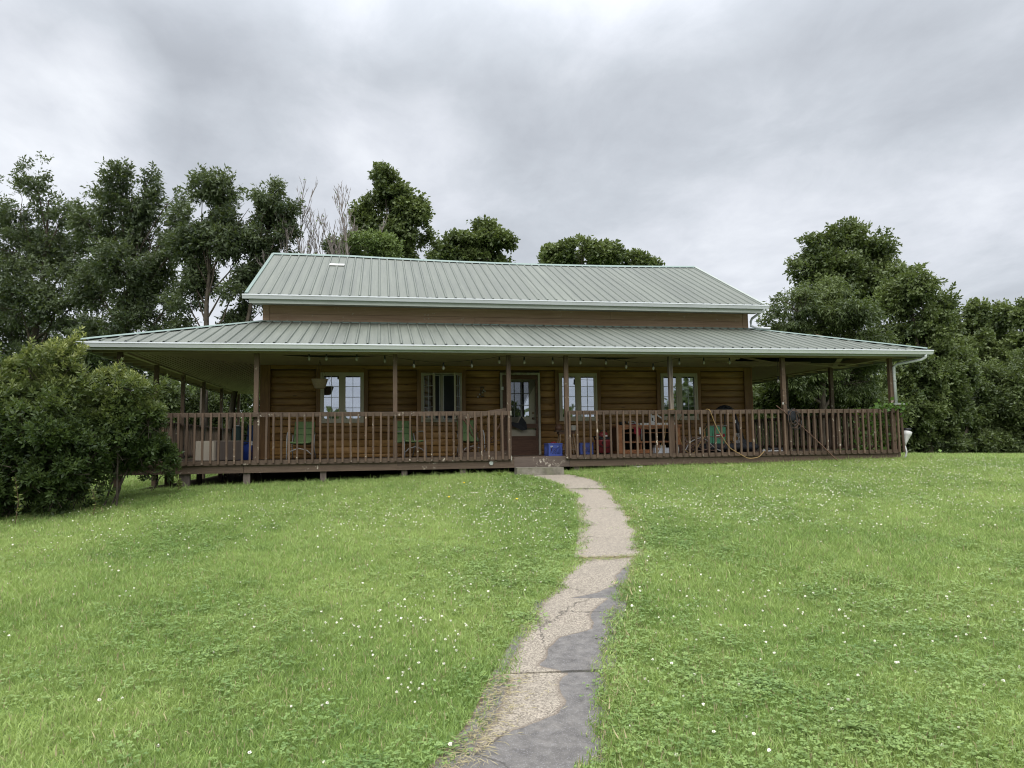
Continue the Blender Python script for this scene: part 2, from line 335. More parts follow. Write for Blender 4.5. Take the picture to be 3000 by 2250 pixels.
def thing(name, label, cat, loc=(0, 0, 0), rz=0, group=None, parent=None):
    o = bpy.data.objects.new(name, None); C.objects.link(o); o.location = loc; o.rotation_euler = (0, 0, rz); o.empty_display_size = .2
    if parent: o.parent = parent; return o
    return tag(o, label, cat, group)
def B(*a, **k): return MB().box(*a, **k)
rng = np.random.default_rng(11); random.seed(5)

# ------------------------------------------------------------------ ground
def prof_y(y): return np.interp(y, [-200, -40, -18, -13, -11.4, -9.8, -8.2, -6.6, -5, -3.4, -2.4, 5, 30, 60, 300], [-1.9, -1.7, -1.38, -1.25, -1.12, -.99, -.87, -.74, -.57, -.39, -.34, -.34, -.5, -.6, -.6])
def gz(x, y):
    x = np.asarray(x, float); y = np.asarray(y, float)
    cross = np.where(x < 0, .028*np.maximum(x, -30), .012*np.minimum(x, 9)-.02*np.clip(x-9, 0, 40))
    return prof_y(y)+cross+.012*np.sin(x*1.3+y*.7)+.010*np.sin(x*.6-y*1.9)
PY = [-19, -15, -14.1, -13.6, -12.9, -12.4, -11.36, -10.65, -9.8, -8.35, -7, -5.6, -4.6, -3.8, -3.1]
PX = [-6.3, -3.35, -2.74, -2.52, -2.30, -2.1, -1.66, -1.31, -.89, -.43, -.09, .17, .22, .12, -.12]
PW = [.44, .43, .42, .39, .38, .37, .38, .37, .36, .37, .36, .38, .42, .46, .46]
def pc(y): return np.interp(y, PY, PX)
def pw(y): return np.interp(y, PY, PW)
def pathdist(x, y):                                          # distance beyond the path's edge (perpendicular, roughly)
    sl = (pc(y+.3)-pc(y-.3))/.6
    d = np.abs(x-pc(y))/np.sqrt(1+sl*sl)-pw(y)
    return np.where(y > -3.1, 9, d)
def grid_mesh(name, xs, ys, m):
    X, Y = np.meshgrid(xs, ys); Z = gz(X, Y); nx, ny = len(xs), len(ys)
    me = bpy.data.meshes.new(name); v = np.stack([X, Y, Z], -1).reshape(-1, 3)
    i = (np.arange(ny-1)[:, None]*nx+np.arange(nx-1)[None]).reshape(-1)
    f = np.stack([i, i+1, i+nx+1, i+nx], 1)
    me.vertices.add(len(v)); me.vertices.foreach_set('co', v.ravel()); me.loops.add(f.size); me.loops.foreach_set('vertex_index', f.ravel())
    me.polygons.add(len(f)); me.polygons.foreach_set('loop_start', np.arange(len(f))*4); me.polygons.foreach_set('loop_total', np.full(len(f), 4))
    me.update(); me.materials.append(M[m]); me.polygons.foreach_set('use_smooth', np.ones(len(f), bool)); return me, X.ravel(), Y.ravel()
xs = np.concatenate([np.linspace(-400, -40, 12), np.linspace(-36, -14, 12), np.arange(-13, 14, .2), np.linspace(15, 60, 20), np.linspace(80, 500, 12)])
ys = np.concatenate([np.linspace(-250, -30, 10), np.arange(-25, 0, .2), np.linspace(.5, 14, 20), np.linspace(16, 70, 24), np.linspace(90, 900, 14)])
gme, gx, gy_ = grid_mesh('ground', xs, ys, 'ground')
soil = np.clip(.75-np.abs(pathdist(gx, gy_))*4, 0, 1)+((np.abs(gx) < 8.6) & (gy_ > -2.55) & (gy_ < 9.6))*.9
gme.attributes.new('soil', 'FLOAT', 'POINT').data.foreach_set('value', soil.astype(np.float32))
put('ground', gme)['kind'] = 'structure'

# ------------------------------------------------------------------ front walk: an empty path with its slabs
walk = bpy.data.objects.new('path', None); C.objects.link(walk); walk['kind'] = 'structure'
SJ = [-18.6, -17.2, -15.8, -14.42, -12.9, -11.36, -9.85, -8.35, -6.95, -5.02, -3.75, -3.06]
WY = [-14.6, -14.1, -13.95, -13.75, -13.55, -13.4, -13.15, -12.97, -12.93, -12.8, -12.5, -12.3, -12.15, -11.75, -11.5, -11.4, -11.36, -11.2, -10.95, -10.6, -10.2, -9.9, -9.7, -3]
WB = [.10, .13, .25, .35, .60, .65, .55, .60, .66, .38, .40, .45, .74, .67, .78, .80, .35, .65, .83, .74, .86, .97, 1.1, 1.2]
for k in range(len(SJ)-1):
    y0, y1 = SJ[k]+.012, SJ[k+1]-.012; nu, nv = 20, max(8, int((y1-y0)/.035)); vs = []; fs = []; wet = []; dirt = []
    tilt = random.uniform(-.008, .012); lift = .022 + random.uniform(-.006, .008)+(.015 if k == 6 else 0)
    for j in range(nv+1):
        yy = y0+(y1-y0)*j/nv
        for i in range(nu+1):
            u = i/nu; xx = float(pc(yy))+(u*2-1)*(float(pw(yy))+.05); y2 = yy-(xx-float(pc(yy)))*.12
            vs.append((xx, y2, float(gz(pc(yy), yy))+lift+tilt*(u-.5)))
            bnd = float(np.interp(yy, WY, WB)); d = (u-bnd+.01)*2.2
            lft = (.10-u)*2.2 if -12.9 < yy < -11.3 else ((.16-u)*2 if yy < -12.95 else -1)
            wet.append(min(max(.5+max(d, lft), 0), 1)); e = min(u, 1-u)
            dl = .62-(u*3.0 if yy < -12.6 else u*6.5); dr = .55-(1-u)*6.5
            dirt.append(max(dl, dr, .42-abs(yy-SJ[6])*4 if k in (5, 6) else 0, 0))
    n = nu+1; fs = [(j*n+i, j*n+i+1, (j+1)*n+i+1, (j+1)*n+i) for j in range(nv) for i in range(nu)]
    nb = len(vs); ring = [i for i in range(n)]+[j*n+nu for j in range(1, nv+1)]+[nv*n+i for i in range(nu-1, -1, -1)]+[j*n for j in range(nv-1, 0, -1)]
    vs += [(vs[i][0], vs[i][1], vs[i][2]-.1) for i in ring]; L = len(ring); fs += [(ring[i], nb+i, nb+(i+1) % L, ring[(i+1) % L]) for i in range(L)]
    me = bpy.data.meshes.new('slab'); me.from_pydata(vs, [], fs); me.update(); me.materials.append(M['path'])
    me.attributes.new('wet', 'FLOAT', 'POINT').data.foreach_set('value', wet+[wet[i] for i in ring]); me.attributes.new('dirt', 'FLOAT', 'POINT').data.foreach_set('value', dirt+[1.0]*L)
    put('slab', me, walk)

# ------------------------------------------------------------------ HOUSE
W2 = 6.234; YD = -2.45
house = thing('house', 'long single storey log sided house with green metal roof and wraparound porch', 'house')
ROOF0 = -4.193                                               # x of one rib
def ribs(a, b):                                              # profile of x, height between a and b
    pts = [(a, 0)]; i = math.ceil((a-ROOF0+.05)/.2286)
    while True:
        x = ROOF0+i*.2286
        if x+.05 > b: break
        pts += [(x-.045, 0), (x-.030, 0.0005), (x-.013, .024), (x+.013, .024), (x+.030, 0.0005), (x+.045, 0)]; i += 1
    return pts+[(b, 0)]
def roof_panels(parent, xa, xb, ye, ytop, zf, swap=None):
    k = math.floor((xa-ROOF0-.114)/.9144)
    while ROOF0+.114+k*.9144 < xb:
        a, b = max(xa, ROOF0+.114+k*.9144), min(xb, ROOF0+.114+(k+1)*.9144); k += 1
        if b-a < .02: continue
        dz = random.uniform(0, .0035); vs = []; pr = ribs(a, b)
        for x, h in pr:
            yt = ytop(x)
            for t in (0, .5, 1):
                y = ye+(yt-ye)*t; vs.append((x, y, zf(x, y)+h+dz))
        n = len(pr); fs = [(i*3+j, (i+1)*3+j, (i+1)*3+j+1, i*3+j+1) for i in range(n-1) for j in (0, 1)]
        vs2 = [(x, y, z-.012) for x, y, z in vs[::3]]; nb = len(vs); vs += vs2     # turned down eave edge
        fs += [(i*3, nb+i, nb+i+1, (i+1)*3) for i in range(n-1)]
        if swap: vs = [swap(*v) for v in vs]
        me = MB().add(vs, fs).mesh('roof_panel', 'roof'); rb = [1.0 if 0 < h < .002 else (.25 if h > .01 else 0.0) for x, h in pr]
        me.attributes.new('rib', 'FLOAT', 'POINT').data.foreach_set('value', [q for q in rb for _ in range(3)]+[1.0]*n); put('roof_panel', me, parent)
# upper gable roof
RY, RZ, EY, EZ = 3.646, 5.835, -.54, 3.815
def sag(x): return -.085*max(0, 1-((x-1.0)/5.5)**2)
def zup(x, y): t = (y-EY)/(RY-EY); return EZ+(RZ-EZ)*t+sag(x)*t
def xl(x): return RY
uroof = put('upper_roof', (MB().extrude_x([(EY+.02, EZ-.035), (RY, RZ-.13), (2*RY-EY, EZ-.035), (2*RY-EY, EZ-.06), (RY, RZ-.16), (EY+.02, EZ-.06)], -6.44, 6.36), 'dark'), house)
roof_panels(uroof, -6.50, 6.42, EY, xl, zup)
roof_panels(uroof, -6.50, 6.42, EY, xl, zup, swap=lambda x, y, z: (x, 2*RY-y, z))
mb = MB()
for i in range(12):
    a, b = -6.53+i*(12.98/12), -6.53+(i+1)*(12.98/12); za, zb = RZ+sag(a)+.045, RZ+sag(b)+.045
    for s_ in (-1, 1): mb.add([(a, RY, za), (b-.006, RY, zb), (b-.006, RY+s_*.15, zb-.085), (a, RY+s_*.15, za-.085)], [(0, 1, 2, 3)])
put('ridge_cap', (mb, 'rooftrim'), uroof)
for x in (-6.54, 6.43):                                      # rake trims
    for s_ in (-1, 1):
        ye = EY if s_ < 0 else 2*RY-EY
        mb = MB().add([(x, ye, EZ+.035), (x, RY, RZ+.035), (x, RY, RZ-.15), (x, ye, EZ-.15), (x+.03 if x > 0 else x-.0, ye, EZ+.035), (x+(.03 if x > 0 else -.0), RY, RZ+.035)], [(0, 1, 2, 3)])
        mb.beam((x+(.015 if x < 0 else -.015), ye, EZ+.02), (x+(.015 if x < 0 else -.015), RY, RZ+.02), .075, .03)
        mb.beam((x, ye, EZ-.07), (x, RY, RZ-.07), .02, .16)
        put('rake_trim', (mb, 'rooftrim' if x < 0 else 'fascia'), uroof)
def gutter_prof(y, z, h=.1, d=.1):                           # K style, outside face towards -y
    return [(y+d, z), (y+.012, z), (y+.012, z-.008), (y, z-.008), (y, z-.028), (y+.012, z-.036), (y+.022, z-.06), (y+.034, z-h+.012), (y+.038, z-h), (y+d, z-h)]
def gutter(parent, x0, x1, y, z, swap=None, h=.1):
    pr = gutter_prof(y, z, h); mb = MB()
    segs = max(1, int(abs(x1-x0)/2)); n = len(pr)
    for i in range(segs+1):
        x = x0+(x1-x0)*i/segs; s_ = random.uniform(-.004, .004) if 0 < i < segs else 0
        mb.v += [(x, a, b+s_) for a, b in pr]
    for i in range(segs): mb.f += [(i*n+k, (i+1)*n+k, (i+1)*n+(k+1) % n, i*n+(k+1) % n) for k in range(n)]
    mb.f += [tuple(range(n)), tuple(segs*n+k for k in range(n))[::-1]]
    if swap: mb.v = [swap(*v) for v in mb.v]
    return put('gutter', (mb, 'gutter'), parent)
gutter(uroof, -6.60, 6.50, -.66, 3.795); gutter(uroof, -6.60, 6.50, -.66, 3.795, swap=lambda x, y, z: (x, 2*RY-y, z))
put('fascia_board', (B(-6.46, 6.42, -.555, -.53, 3.60, 3.79), 'fascia'), uroof)
put('fascia_board', (B(-6.46, 6.42, 2*RY+.53, 2*RY+.555, 3.60, 3.79), 'fascia'), uroof)
for y0, y1 in ((-.528, -.02), (2*RY+.02, 2*RY+.528)): put('soffit', (B(-6.46, 6.42, y0, y1, 3.66, 3.675), 'fascia'), uroof)
v = put('vent_pipe', (MB().lathe([(.045, 0), (.045, .16)], (-4.66, 2.62, 5.28), 12), 'fascia'), uroof)
put('flashing', (B(-4.86, -4.46, 2.36, 2.56, 5.285, 5.30, rot=Matrix.Rotation(.455, 3, 'X')), 'white'), v)
# upper wall band
uw = put('upper_wall', (B(-W2+.01, W2-.01, .03, .1, 3.1, 3.9), 'dark'), house)
def board(parent, x0, x1, y0, y1, z0, z1, m, name='board'): return put(name, (B(x0, x1, y0, y1, z0, z1), m), parent)
for z0, z1, cut in ((3.258, 3.452, -1.15), (3.458, 3.662, 2.4)):
    board(uw, -W2+.152, cut-.003, -.002, .03, z0, z1, 'upper'); board(uw, cut+.003, W2-.152, -.002, .03, z0, z1, 'upper')
for s_ in (-1, 1): board(uw, min(s_*(W2-.15), s_*W2), max(s_*(W2-.15), s_*W2), -.014, .03, 3.258, 3.662, 'upper', 'corner_board')
# gable ends and rear wall (plain log courses)
wall = put('wall', (B(-W2+.03, W2-.03, 7.1, 7.25, -.45, 3.9).box(-W2+.03, -W2+.12, .12, 7.1, -.45, 3.9).box(W2-.12, W2-.03, .12, 7.1, -.45, 3.9), 'walnut'), house)
for x in (-W2+.05, W2-.05):
    mb = MB().add([(x, 0.0, 3.86), (x, 2*RY, 3.86), (x, RY, 5.72), (x+.02, 0.0, 3.86), (x+.02, 2*RY, 3.86), (x+.02, RY, 5.72)], [(0, 1, 2), (3, 5, 4), (0, 3, 4, 1), (1, 4, 5, 2), (2, 5, 3, 0)])
    put('gable', (mb, 'upper'), wall)
CH = .168; Z0 = .09
def logprof(z, h, y=0.0, d=.028):
    return [(y+.012, z+.002), (y-d*.45, z+.004), (y-d*.88, z+h*.12), (y-d, z+h*.34), (y-d, z+h*.66), (y-d*.88, z+h*.88), (y-d*.45, z+h-.004), (y+.012, z+h-.002)]
def logs(x0, x1, z0, z1, joint=None):
    k = -1
    while Z0+k*CH < z1-.02:
        a, b = max(z0, Z0+k*CH), min(z1, Z0+(k+1)*CH); k += 1
        if b-a < .03: continue
        cuts = [x0, x1]
        if x1-x0 > 3: cuts.insert(1, random.uniform(x0+1, x1-1))
        for c0, c1 in zip(cuts[:-1], cuts[1:]): put('log', (MB().extrude_x(logprof(a, b-a), c0+.002, c1-.002), 'log', True), wall)
# openings (outer trims)
WIN = [(-4.884, -3.872, .855, 2.043), (-2.496, -1.499, .855, 2.043), (.972, 1.964, .855, 2.043), (3.683, 4.696, .855, 2.05)]
TR = .10
edges = [-6.03]+[v for x0, x1, _, _ in WIN[:2] for v in (x0-TR, x1+TR)]+[-.54]
for a, b in zip(edges[::2], edges[1::2]): logs(a, b, .757, 2.125)
edges = [.48]+[v for x0, x1, _, _ in WIN[2:] for v in (x0-TR, x1+TR)]+[6.03]
for a, b in zip(edges[::2], edges[1::2]): logs(a, b, .757, 2.125)
logs(-6.03, -.54, .0, .757); logs(.48, 6.03, .0, .757)
put('backing', (B(-6.1, -.60, .012, .05, -.3, .80).box(.56, 6.1, .012, .05, -.3, .80).box(-6.1, 6.1, .012, .05, 2.09, 2.24), 'walnut'), wall)
ed = [-6.1, -4.85, -3.9, -2.46, -1.53, -.56, .52, 1.0, 1.93, 3.71, 4.66, 6.1]
for a, b in zip(ed[::2], ed[1::2]): put('backing', (B(a, b, .012, .05, .80, 2.09), 'walnut'), wall)
put('frieze_board', (B(-6.03, 6.03, -.05, .01, 2.128, 2.215), 'log'), wall)
for s_ in (-1, 1): put('corner_board', (B(min(s_*6.034, s_*W2), max(s_*6.034, s_*W2), -.055, .06, -.02, 2.215), 'logv'), wall); put('corner_board', (B(min(s_*W2, s_*(W2+.03)), max(s_*W2, s_*(W2+.03)), -.055, .14, -.02, 2.215), 'logv'), wall)
for s_ in (-1, 1):                                           # side wall courses
    for k in range(13):
        z = Z0+(k-1)*CH; pr = logprof(max(z, 0), CH if z > 0 else .08)
        n = len(pr); vs = [(s_*(W2-.03)-s_*y, yy, zz_) for yy in (.14, 7.2) for y, zz_ in pr]
        put('log', (MB().add(vs, [tuple(range(n)), tuple(range(n, 2*n))]+[(i, i+n, (i+1) % n+n, (i+1) % n) for i in range(n)]), 'log', True), wall)
put('foundation', (B(-6.2, 6.2, .02, 7.2, -1.1, -.3), 'dark'), house)

def pane_unit(parent, w, h, cols=2, rows=4, glass='glass', fr=.045, mun=.011, fm='frame'):
    """a sash in its own x-z plane, origin at lower left, face towards -y"""
    s_ = put('sash', (B(0, fr, -.02, .02, 0, h).box(w-fr, w, -.02, .02, 0, h).box(fr, w-fr, -.02, .02, 0, fr).box(fr, w-fr, -.02, .02, h-fr, h), fm), parent)
    gw, gh = (w-2*fr), (h-2*fr)
    put('pane', (B(fr, w-fr, -.003, .003, fr, h-fr), glass), s_)
    if cols:
        for i in range(1, cols): put('muntin', (B(fr+gw*i/cols-mun/2, fr+gw*i/cols+mun/2, -.012, -.005, fr, h-fr), 'muntin'), s_)
        for j in range(1, rows): put('muntin', (B(fr, w-fr, -.0125, -.0055, fr+gh*j/rows-mun/2, fr+gh*j/rows+mun/2), 'muntin'), s_)
    return s_
def window(x0, x1, z0, z1, opened=False):
    # thing > part > sub-part : house > window > sash(frame, pane ...)
    wd = thing('window', None, None, (x0, 0, z0), parent=house); w, h = x1-x0, z1-z0
    f = .035
    put('frame', (B(0, f, -.085, .05, 0, h).box(w-f, w, -.085, .05, 0, h).box(f, w-f, -.0848, .05, 0, f).box(f, w-f, -.0848, .05, h-f, h).box(w/2-.03, w/2+.03, -.08, .05, f, h-f), 'frame'), wd)
    put('sill', (B(-.012, w+.012, -.105, -.086, -.02, .012), 'frame'), wd)
    put('trim', (B(-TR, -.002, -.056, .01, -TR, h+.085), 'logv'), wd); put('trim', (B(w+.002, w+TR, -.056, .01, -TR, h+.085), 'logv'), wd)
    put('trim', (B(-.002, w+.002, -.054, .01, -TR, -.003), 'log'), wd); put('trim', (B(-.002, w+.002, -.054, .01, h+.003, h+.085), 'log'), wd)
    put('interior', (MB().add([(-.5, .06, -.4), (w+.5, .06, -.4), (w+.5, 1.6, -.4), (-.5, 1.6, -.4), (-.5, .06, h+.2), (w+.5, .06, h+.2), (w+.5, 1.6, h+.2), (-.5, 1.6, h+.2)], [(0, 1, 2, 3), (4, 5, 6, 7), (1, 2, 6, 5), (2, 3, 7, 6), (3, 0, 4, 7)]), 'room'), wd)
    sw = (w-2*f-.06)/2
    return wd, sw, f, w, h
def flat_sash(wd, sw, f, h, x, y=-.05, **k):
    """sash built directly as sub-parts of the window, so nothing goes a fourth level deep"""
    fr = .048; z = f; hh = h-2*f; mm = []
    put('sash', (B(x, x+fr, y-.02, y+.02, z, z+hh).box(x+sw-fr, x+sw, y-.02, y+.02, z, z+hh).box(x+fr, x+sw-fr, y-.02, y+.02, z, z+fr).box(x+fr, x+sw-fr, y-.02, y+.02, z+hh-fr, z+hh), 'frame'), wd)
    put('pane', (B(x+fr, x+sw-fr, y-.003, y+.003, z+fr, z+hh-fr), 'glass'), wd)
    gx0, gw, gz0, gh = x+fr, sw-2*fr, z+fr, hh-2*fr; mun = .012
    put('muntin', (B(gx0+gw/2-mun/2, gx0+gw/2+mun/2, y-.013, y-.0052, gz0, gz0+gh), 'muntin'), wd)
    for j in (1, 2, 3): put('muntin', (B(gx0, gx0+gw, y-.0135, y-.0057, gz0+gh*j/4-mun/2, gz0+gh*j/4+mun/2), 'muntin'), wd)
for i, (x0, x1, z0, z1) in enumerate(WIN):
    wd, sw, f, w, h = window(x0, x1, z0, z1)
    if i != 1:
        flat_sash(wd, sw, f, h, f); flat_sash(wd, sw, f, h, w/2+.03)
        def drape(pts, y, folds=9, amp=.025):
            n = 28; vs = []; 
            for a in range(n+1):
                t = a/n; xa = pts[0][0]+(pts[1][0]-pts[0][0])*t; xb = pts[2][0]+(pts[3][0]-pts[2][0])*t
                mid = (xa+xb)/2+(pts[4] if len(pts) > 4 else 0)*(1-t)
                yy = y+amp*math.sin(t*folds*PI*2)
                vs += [(xa, yy, pts[0][1]), (mid, yy, (pts[0][1]+pts[2][1])/2), (xb, yy, pts[2][1])]
            return MB().add(vs, [(3*a+j, 3*a+3+j, 3*a+4+j, 3*a+1+j) for a in range(n) for j in (0, 1)])
        if i == 2:
            put('curtain', (drape([(.02, h-.03), (.44, h-.03), (-.02, .05), (.18, .05), .12], .14), 'curtain', True), wd)
            put('curtain', (drape([(.56, h-.03), (1.0, h-.03), (.86, .05), (1.02, .05), .1], .14), 'curtain', True), wd)
        if i == 0: put('curtain', (drape([(.02, .95), (.47, .95), (.02, .62), (.47, .62)], .12), 'curtain', True), wd); put('window_box', (B(.25, .42, .2, .3, .1, .3), 'white'), wd)
        if i == 3: put('curtain', (drape([(.02, h-.03), (.16, h-.03), (.02, .05), (.1, .05)], .14), 'curtain', True), wd)
    else:                                                     # both casements cranked open, fixed dark screens behind
        for x in (f, w/2+.03):
            put('screen', (B(x+.03, x+sw-.03, -.032, -.028, f+.03, h-f-.03), 'screen'), wd)
            put('screen_frame', (B(x+.006, x+.028, -.045, -.02, f+.01, h-f-.01).box(x+sw-.028, x+sw-.006, -.045, -.02, f+.01, h-f-.01).box(x+.028, x+sw-.028, -.045, -.02, f+.01, f+.03).box(x+.028, x+sw-.028, -.045, -.02, h-f-.03, h-f-.01), 'white'), wd)
        for hx, sgn, ang in ((f+.005, 1, -math.radians(53)), (w-f-.005, -1, math.radians(66))):
            q = MB(); hh = h-2*f; fr = .045
            xa, xb = (0, sw) if sgn > 0 else (-sw, 0)
            q.box(xa, xa+fr, -.02, .02, 0, hh).box(xb-fr, xb, -.02, .02, 0, hh).box(xa+fr, xb-fr, -.02, .02, 0, fr).box(xa+fr, xb-fr, -.02, .02, hh-fr, hh)
            g_ = B(xa+fr, xb-fr, -.003, .003, fr, hh-fr).mesh('pane', 'glass')
            gw = sw-2*fr; mu = MB().box((xa+xb)/2-.006, (xa+xb)/2+.006, -.013, -.005, fr, hh-fr)
            put('sash', q.mesh('sash', 'frame'), wd, (hx, -.09, f), (0, 0, ang)); put('pane', g_, wd, (hx, -.09, f), (0, 0, ang)); put('muntin', mu.mesh('muntin', 'muntin'), wd, (hx, -.09, f), (0, 0, ang))
            for j in (1, 2, 3): put('muntin', B(xa+fr, xb-fr, -.0135, -.0055, fr+(hh-2*fr)*j/4-.006, fr+(hh-2*fr)*j/4+.006).mesh('muntin', 'muntin'), wd, (hx, -.09, f), (0, 0, ang))
# ---- door
door = thing('door', None, None, (0, 0, 0), parent=house)
put('frame', (B(-.538, -.484, -.075, .05, -.03, 2.055).box(.425, .478, -.075, .05, -.03, 2.055).box(-.484, .425, -.0745, .05, 2.0, 2.055), 'peel'), door)
put('interior', (MB().add([(-.5, .2, 0), (.5, .2, 0), (.5, .2, 2.05), (-.5, .2, 2.05)], [(0, 1, 2, 3)]), 'dark'), door)
inner = put('inner_door', (B(-.48, -.345, .06, .10, 0, 1.99).box(.215, .42, .06, .10, 0, 1.99).box(-.345, .215, .06, .10, 0, .95).box(-.345, .215, .06, .10, 1.83, 1.99), 'doorwhite'), door)
put('panel', (B(-.40, -.10, .05, .059, .12, .78).box(.02, .32, .05, .059, .12, .78), 'doorwhite'), inner)
for i in range(3):
    for j in range(3):
        xa, za = -.345+i*.1867, .95+j*.2933
        put('pane', (B(xa+.008, xa+.1787, .075, .08, za+.008, za+.2853), 'glass'), inner)
for i in (1, 2): put('muntin', (B(-.345+i*.1867-.009, -.345+i*.1867+.009, .058, .09, .95, 1.83), 'muntin'), inner); put('muntin', (B(-.345, .215, .0585, .0895, .95+i*.2933-.009, .95+i*.2933+.009), 'muntin'), inner)
put('doorknob', (MB().lathe([(.01, -.03), (.03, -.02), (.03, .0), (.012, .015)], (0, 0, 0), 12), 'brass'), inner, (.31, .03, .91), (PI/2, 0, 0))
put('deadbolt', (MB().lathe([(.028, -.02), (.028, .01)], (0, 0, 0), 12), 'brass'), inner, (.31, .04, 1.045), (PI/2, 0, 0))
storm = put('storm_door', (B(-.48, -.385, -.055, -.015, .0, 1.99).box(.365, .42, -.055, -.015, .0, 1.99).box(-.385, .365, -.0545, -.015, 1.89, 1.99).box(-.385, .365, -.0545, -.015, .665, .775).box(-.385, .365, -.0545, -.015, .0, .12).box(-.385, .365, -.0545, -.015, .40, .47), 'walnut'), door)
put('kick_panel', (B(-.385, .365, -.035, -.025, .12, .40).box(-.30, .28, -.045, -.034, .17, .35), 'walnut'), storm)
put('handle', (MB().lathe([(.01, 0), (.022, .02), (.01, .05)], (0, 0, 0), 10).box(-.012, .012, -.07, .07, -.004, .0), 'brass'), storm, (.40, -.06, .93), (PI/2, 0, 0))
put('latch_plate', (B(-.52, -.46, -.09, -.076, 1.62, 1.70), 'white'), door)
put('latch_plate', (B(-.42, -.40, -.08, -.056, .50, .62), 'brass'), storm)
sv = []; n = 14                                               # torn insect screen sagging across the door
for a in range(n+1):
    t = a/n; top = Vector((-.385+.0*t, -.062, 1.86)).lerp(Vector((.34, -.06, 1.88)), t)
    bot = Vector((-.385, -.08, .83)).lerp(Vector((.36, -.062, 1.75)), t**1.7); bot.z -= .34*math.sin(t*PI)**1.3*(1 if t < .6 else .7)
    for j in range(9):
        s_ = j/8; p_ = top.lerp(bot, s_); p_.y -= .05*math.sin(s_*PI)*math.sin(t*PI)+.015*math.sin(t*17+s_*4); sv.append(p_)
def scrb(n_, p, o):
    t = n_.node('ShaderNodeBsdfTransparent'); d = n_.node('ShaderNodeBsdfDiffuse'); d.inputs[0].default_value = (.035, .036, .037, 1)
    ms = n_.node('ShaderNodeMixShader'); ms.inputs[0].default_value = .5; n_.l.new(t.outputs[0], ms.inputs[1]); n_.l.new(d.outputs[0], ms.inputs[2]); n_.l.new(ms.outputs[0], o.inputs[0])
M['mesh'] = mat('see through insect mesh', scrb)
put('torn_screen', (MB().add(sv, [(a*9+j, (a+1)*9+j, (a+1)*9+j+1, a*9+j+1) for a in range(n) for j in range(8)]), 'mesh', True), storm)
fold = MB().add([(-.37, -.07, .84), (-.1, -.1, .79), (.12, -.11, .63), (.0, -.13, .60), (-.2, -.11, .70), (-.02, -.12, .96), (.10, -.13, .80)], [(0, 1, 4), (1, 2, 3), (1, 3, 4), (1, 5, 6), (1, 6, 2)])
put('screen_fold', (fold, 'blackcloth'), storm)

# ---- porch roof
RZF = lambda x, y: 2.352+(3.262-2.352)*(y+2.93)/2.93
proof = thing('porch_roof', None, None, parent=house)
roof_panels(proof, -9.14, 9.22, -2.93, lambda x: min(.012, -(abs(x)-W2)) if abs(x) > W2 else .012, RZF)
def side_sheet(s_):
    # eave line at |x| = 9.16 running along y; built with the same profile, swapped axes
    sw = lambda a, b, z: (s_*(W2-b), a, z)
    def yt(a): return min(.0, (a)+.0) if a < 0 else 0.0
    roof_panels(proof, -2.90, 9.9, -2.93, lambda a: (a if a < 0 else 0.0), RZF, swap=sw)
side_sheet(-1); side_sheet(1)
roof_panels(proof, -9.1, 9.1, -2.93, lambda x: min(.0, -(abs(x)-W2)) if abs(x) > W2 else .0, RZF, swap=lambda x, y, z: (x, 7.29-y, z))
for s_ in (-1, 1):
    mb = MB(); a, b = Vector((s_*(W2-.02), .02, 3.305)), Vector((s_*9.17, -2.95, 2.40)); nrm = Vector((s_*.1, .1, 0)).normalized()
    pv = Vector((1, s_*1, 0)).normalized()*.10
    for q in (-1, 1): mb.add([a, b, b+pv*q+Vector((0, 0, -.035)), a+pv*q+Vector((0, 0, -.035))], [(0, 1, 2, 3)])
    put('hip_cap', (mb, 'rooftrim'), proof)
board(proof, -W2, W2, -.03, .0, 3.235, 3.285, 'rooftrim', 'flashing')
GZ = 2.333
gutter(proof, -9.17, 9.26, -3.05, GZ)
gutter(proof, -2.90, 9.9, -3.02, GZ, swap=lambda a, b, z: (-W2+b, a, z))
gutter(proof, -2.90, 9.9, -3.02, GZ, swap=lambda a, b, z: (W2-b, a, z))
put('fascia_board', (B(-9.13, 9.2, -2.945, -2.92, 2.19, 2.335), 'fascia'), proof)
for s_ in (-1, 1): put('fascia_board', (B(min(s_*9.13, s_*9.155), max(s_*9.13, s_*9.155), -2.92, 10.2, 2.19, 2.335), 'fascia'), proof)
put('beam', (B(-8.60, 8.60, -2.51, -2.40, 2.20, 2.33), 'soffit'), proof)
for s_ in (-1, 1): put('beam', (B(min(s_*8.50, s_*8.60), max(s_*8.50, s_*8.60), -2.40, 10.1, 2.20, 2.33), 'soffit'), proof)
# soffit: slats, each lapped a little over the next
SZ = 2.224
def slat_x(y, x0, x1, w=.105):
    put('soffit_slat', (MB().extrude_x([(y, SZ+.028), (y+w*.26, SZ), (y+w-.018, SZ), (y+w-.014, SZ+.03), (y, SZ+.03)], x0, x1), 'soffit'), proof)
put('shade_underlay', (MB().add([(-9.1, -2.9, 2.325), (9.1, -2.9, 2.325), (6.2, .0, 3.22), (-6.2, .0, 3.22)], [(0, 1, 2, 3)]).add([(9.1, -2.9, 2.325), (9.1, 9.9, 2.325), (6.2, 9.9, 3.22), (6.2, .0, 3.22)], [(0, 1, 2, 3)]), 'dark'), proof)  # added under the roof, near-black in place of shade in the void
y = -2.40; i = 0
while y < -.02:
    k = min(1, (-y)/2.4); xe = 6.24+(8.5-6.24)*k
    if y < -1.15: slat_x(y, -xe, 4.35+.28*(i % 3)+.15*(y+2.4), .105)     # the right corner has lost its slats
    else: slat_x(y, -xe, xe)
    y += .105; i += 1
for y in (-2.90, -2.79, -2.68, -2.57): slat_x(y, -9.1 if y < -2.6 else -8.6, 8.6)
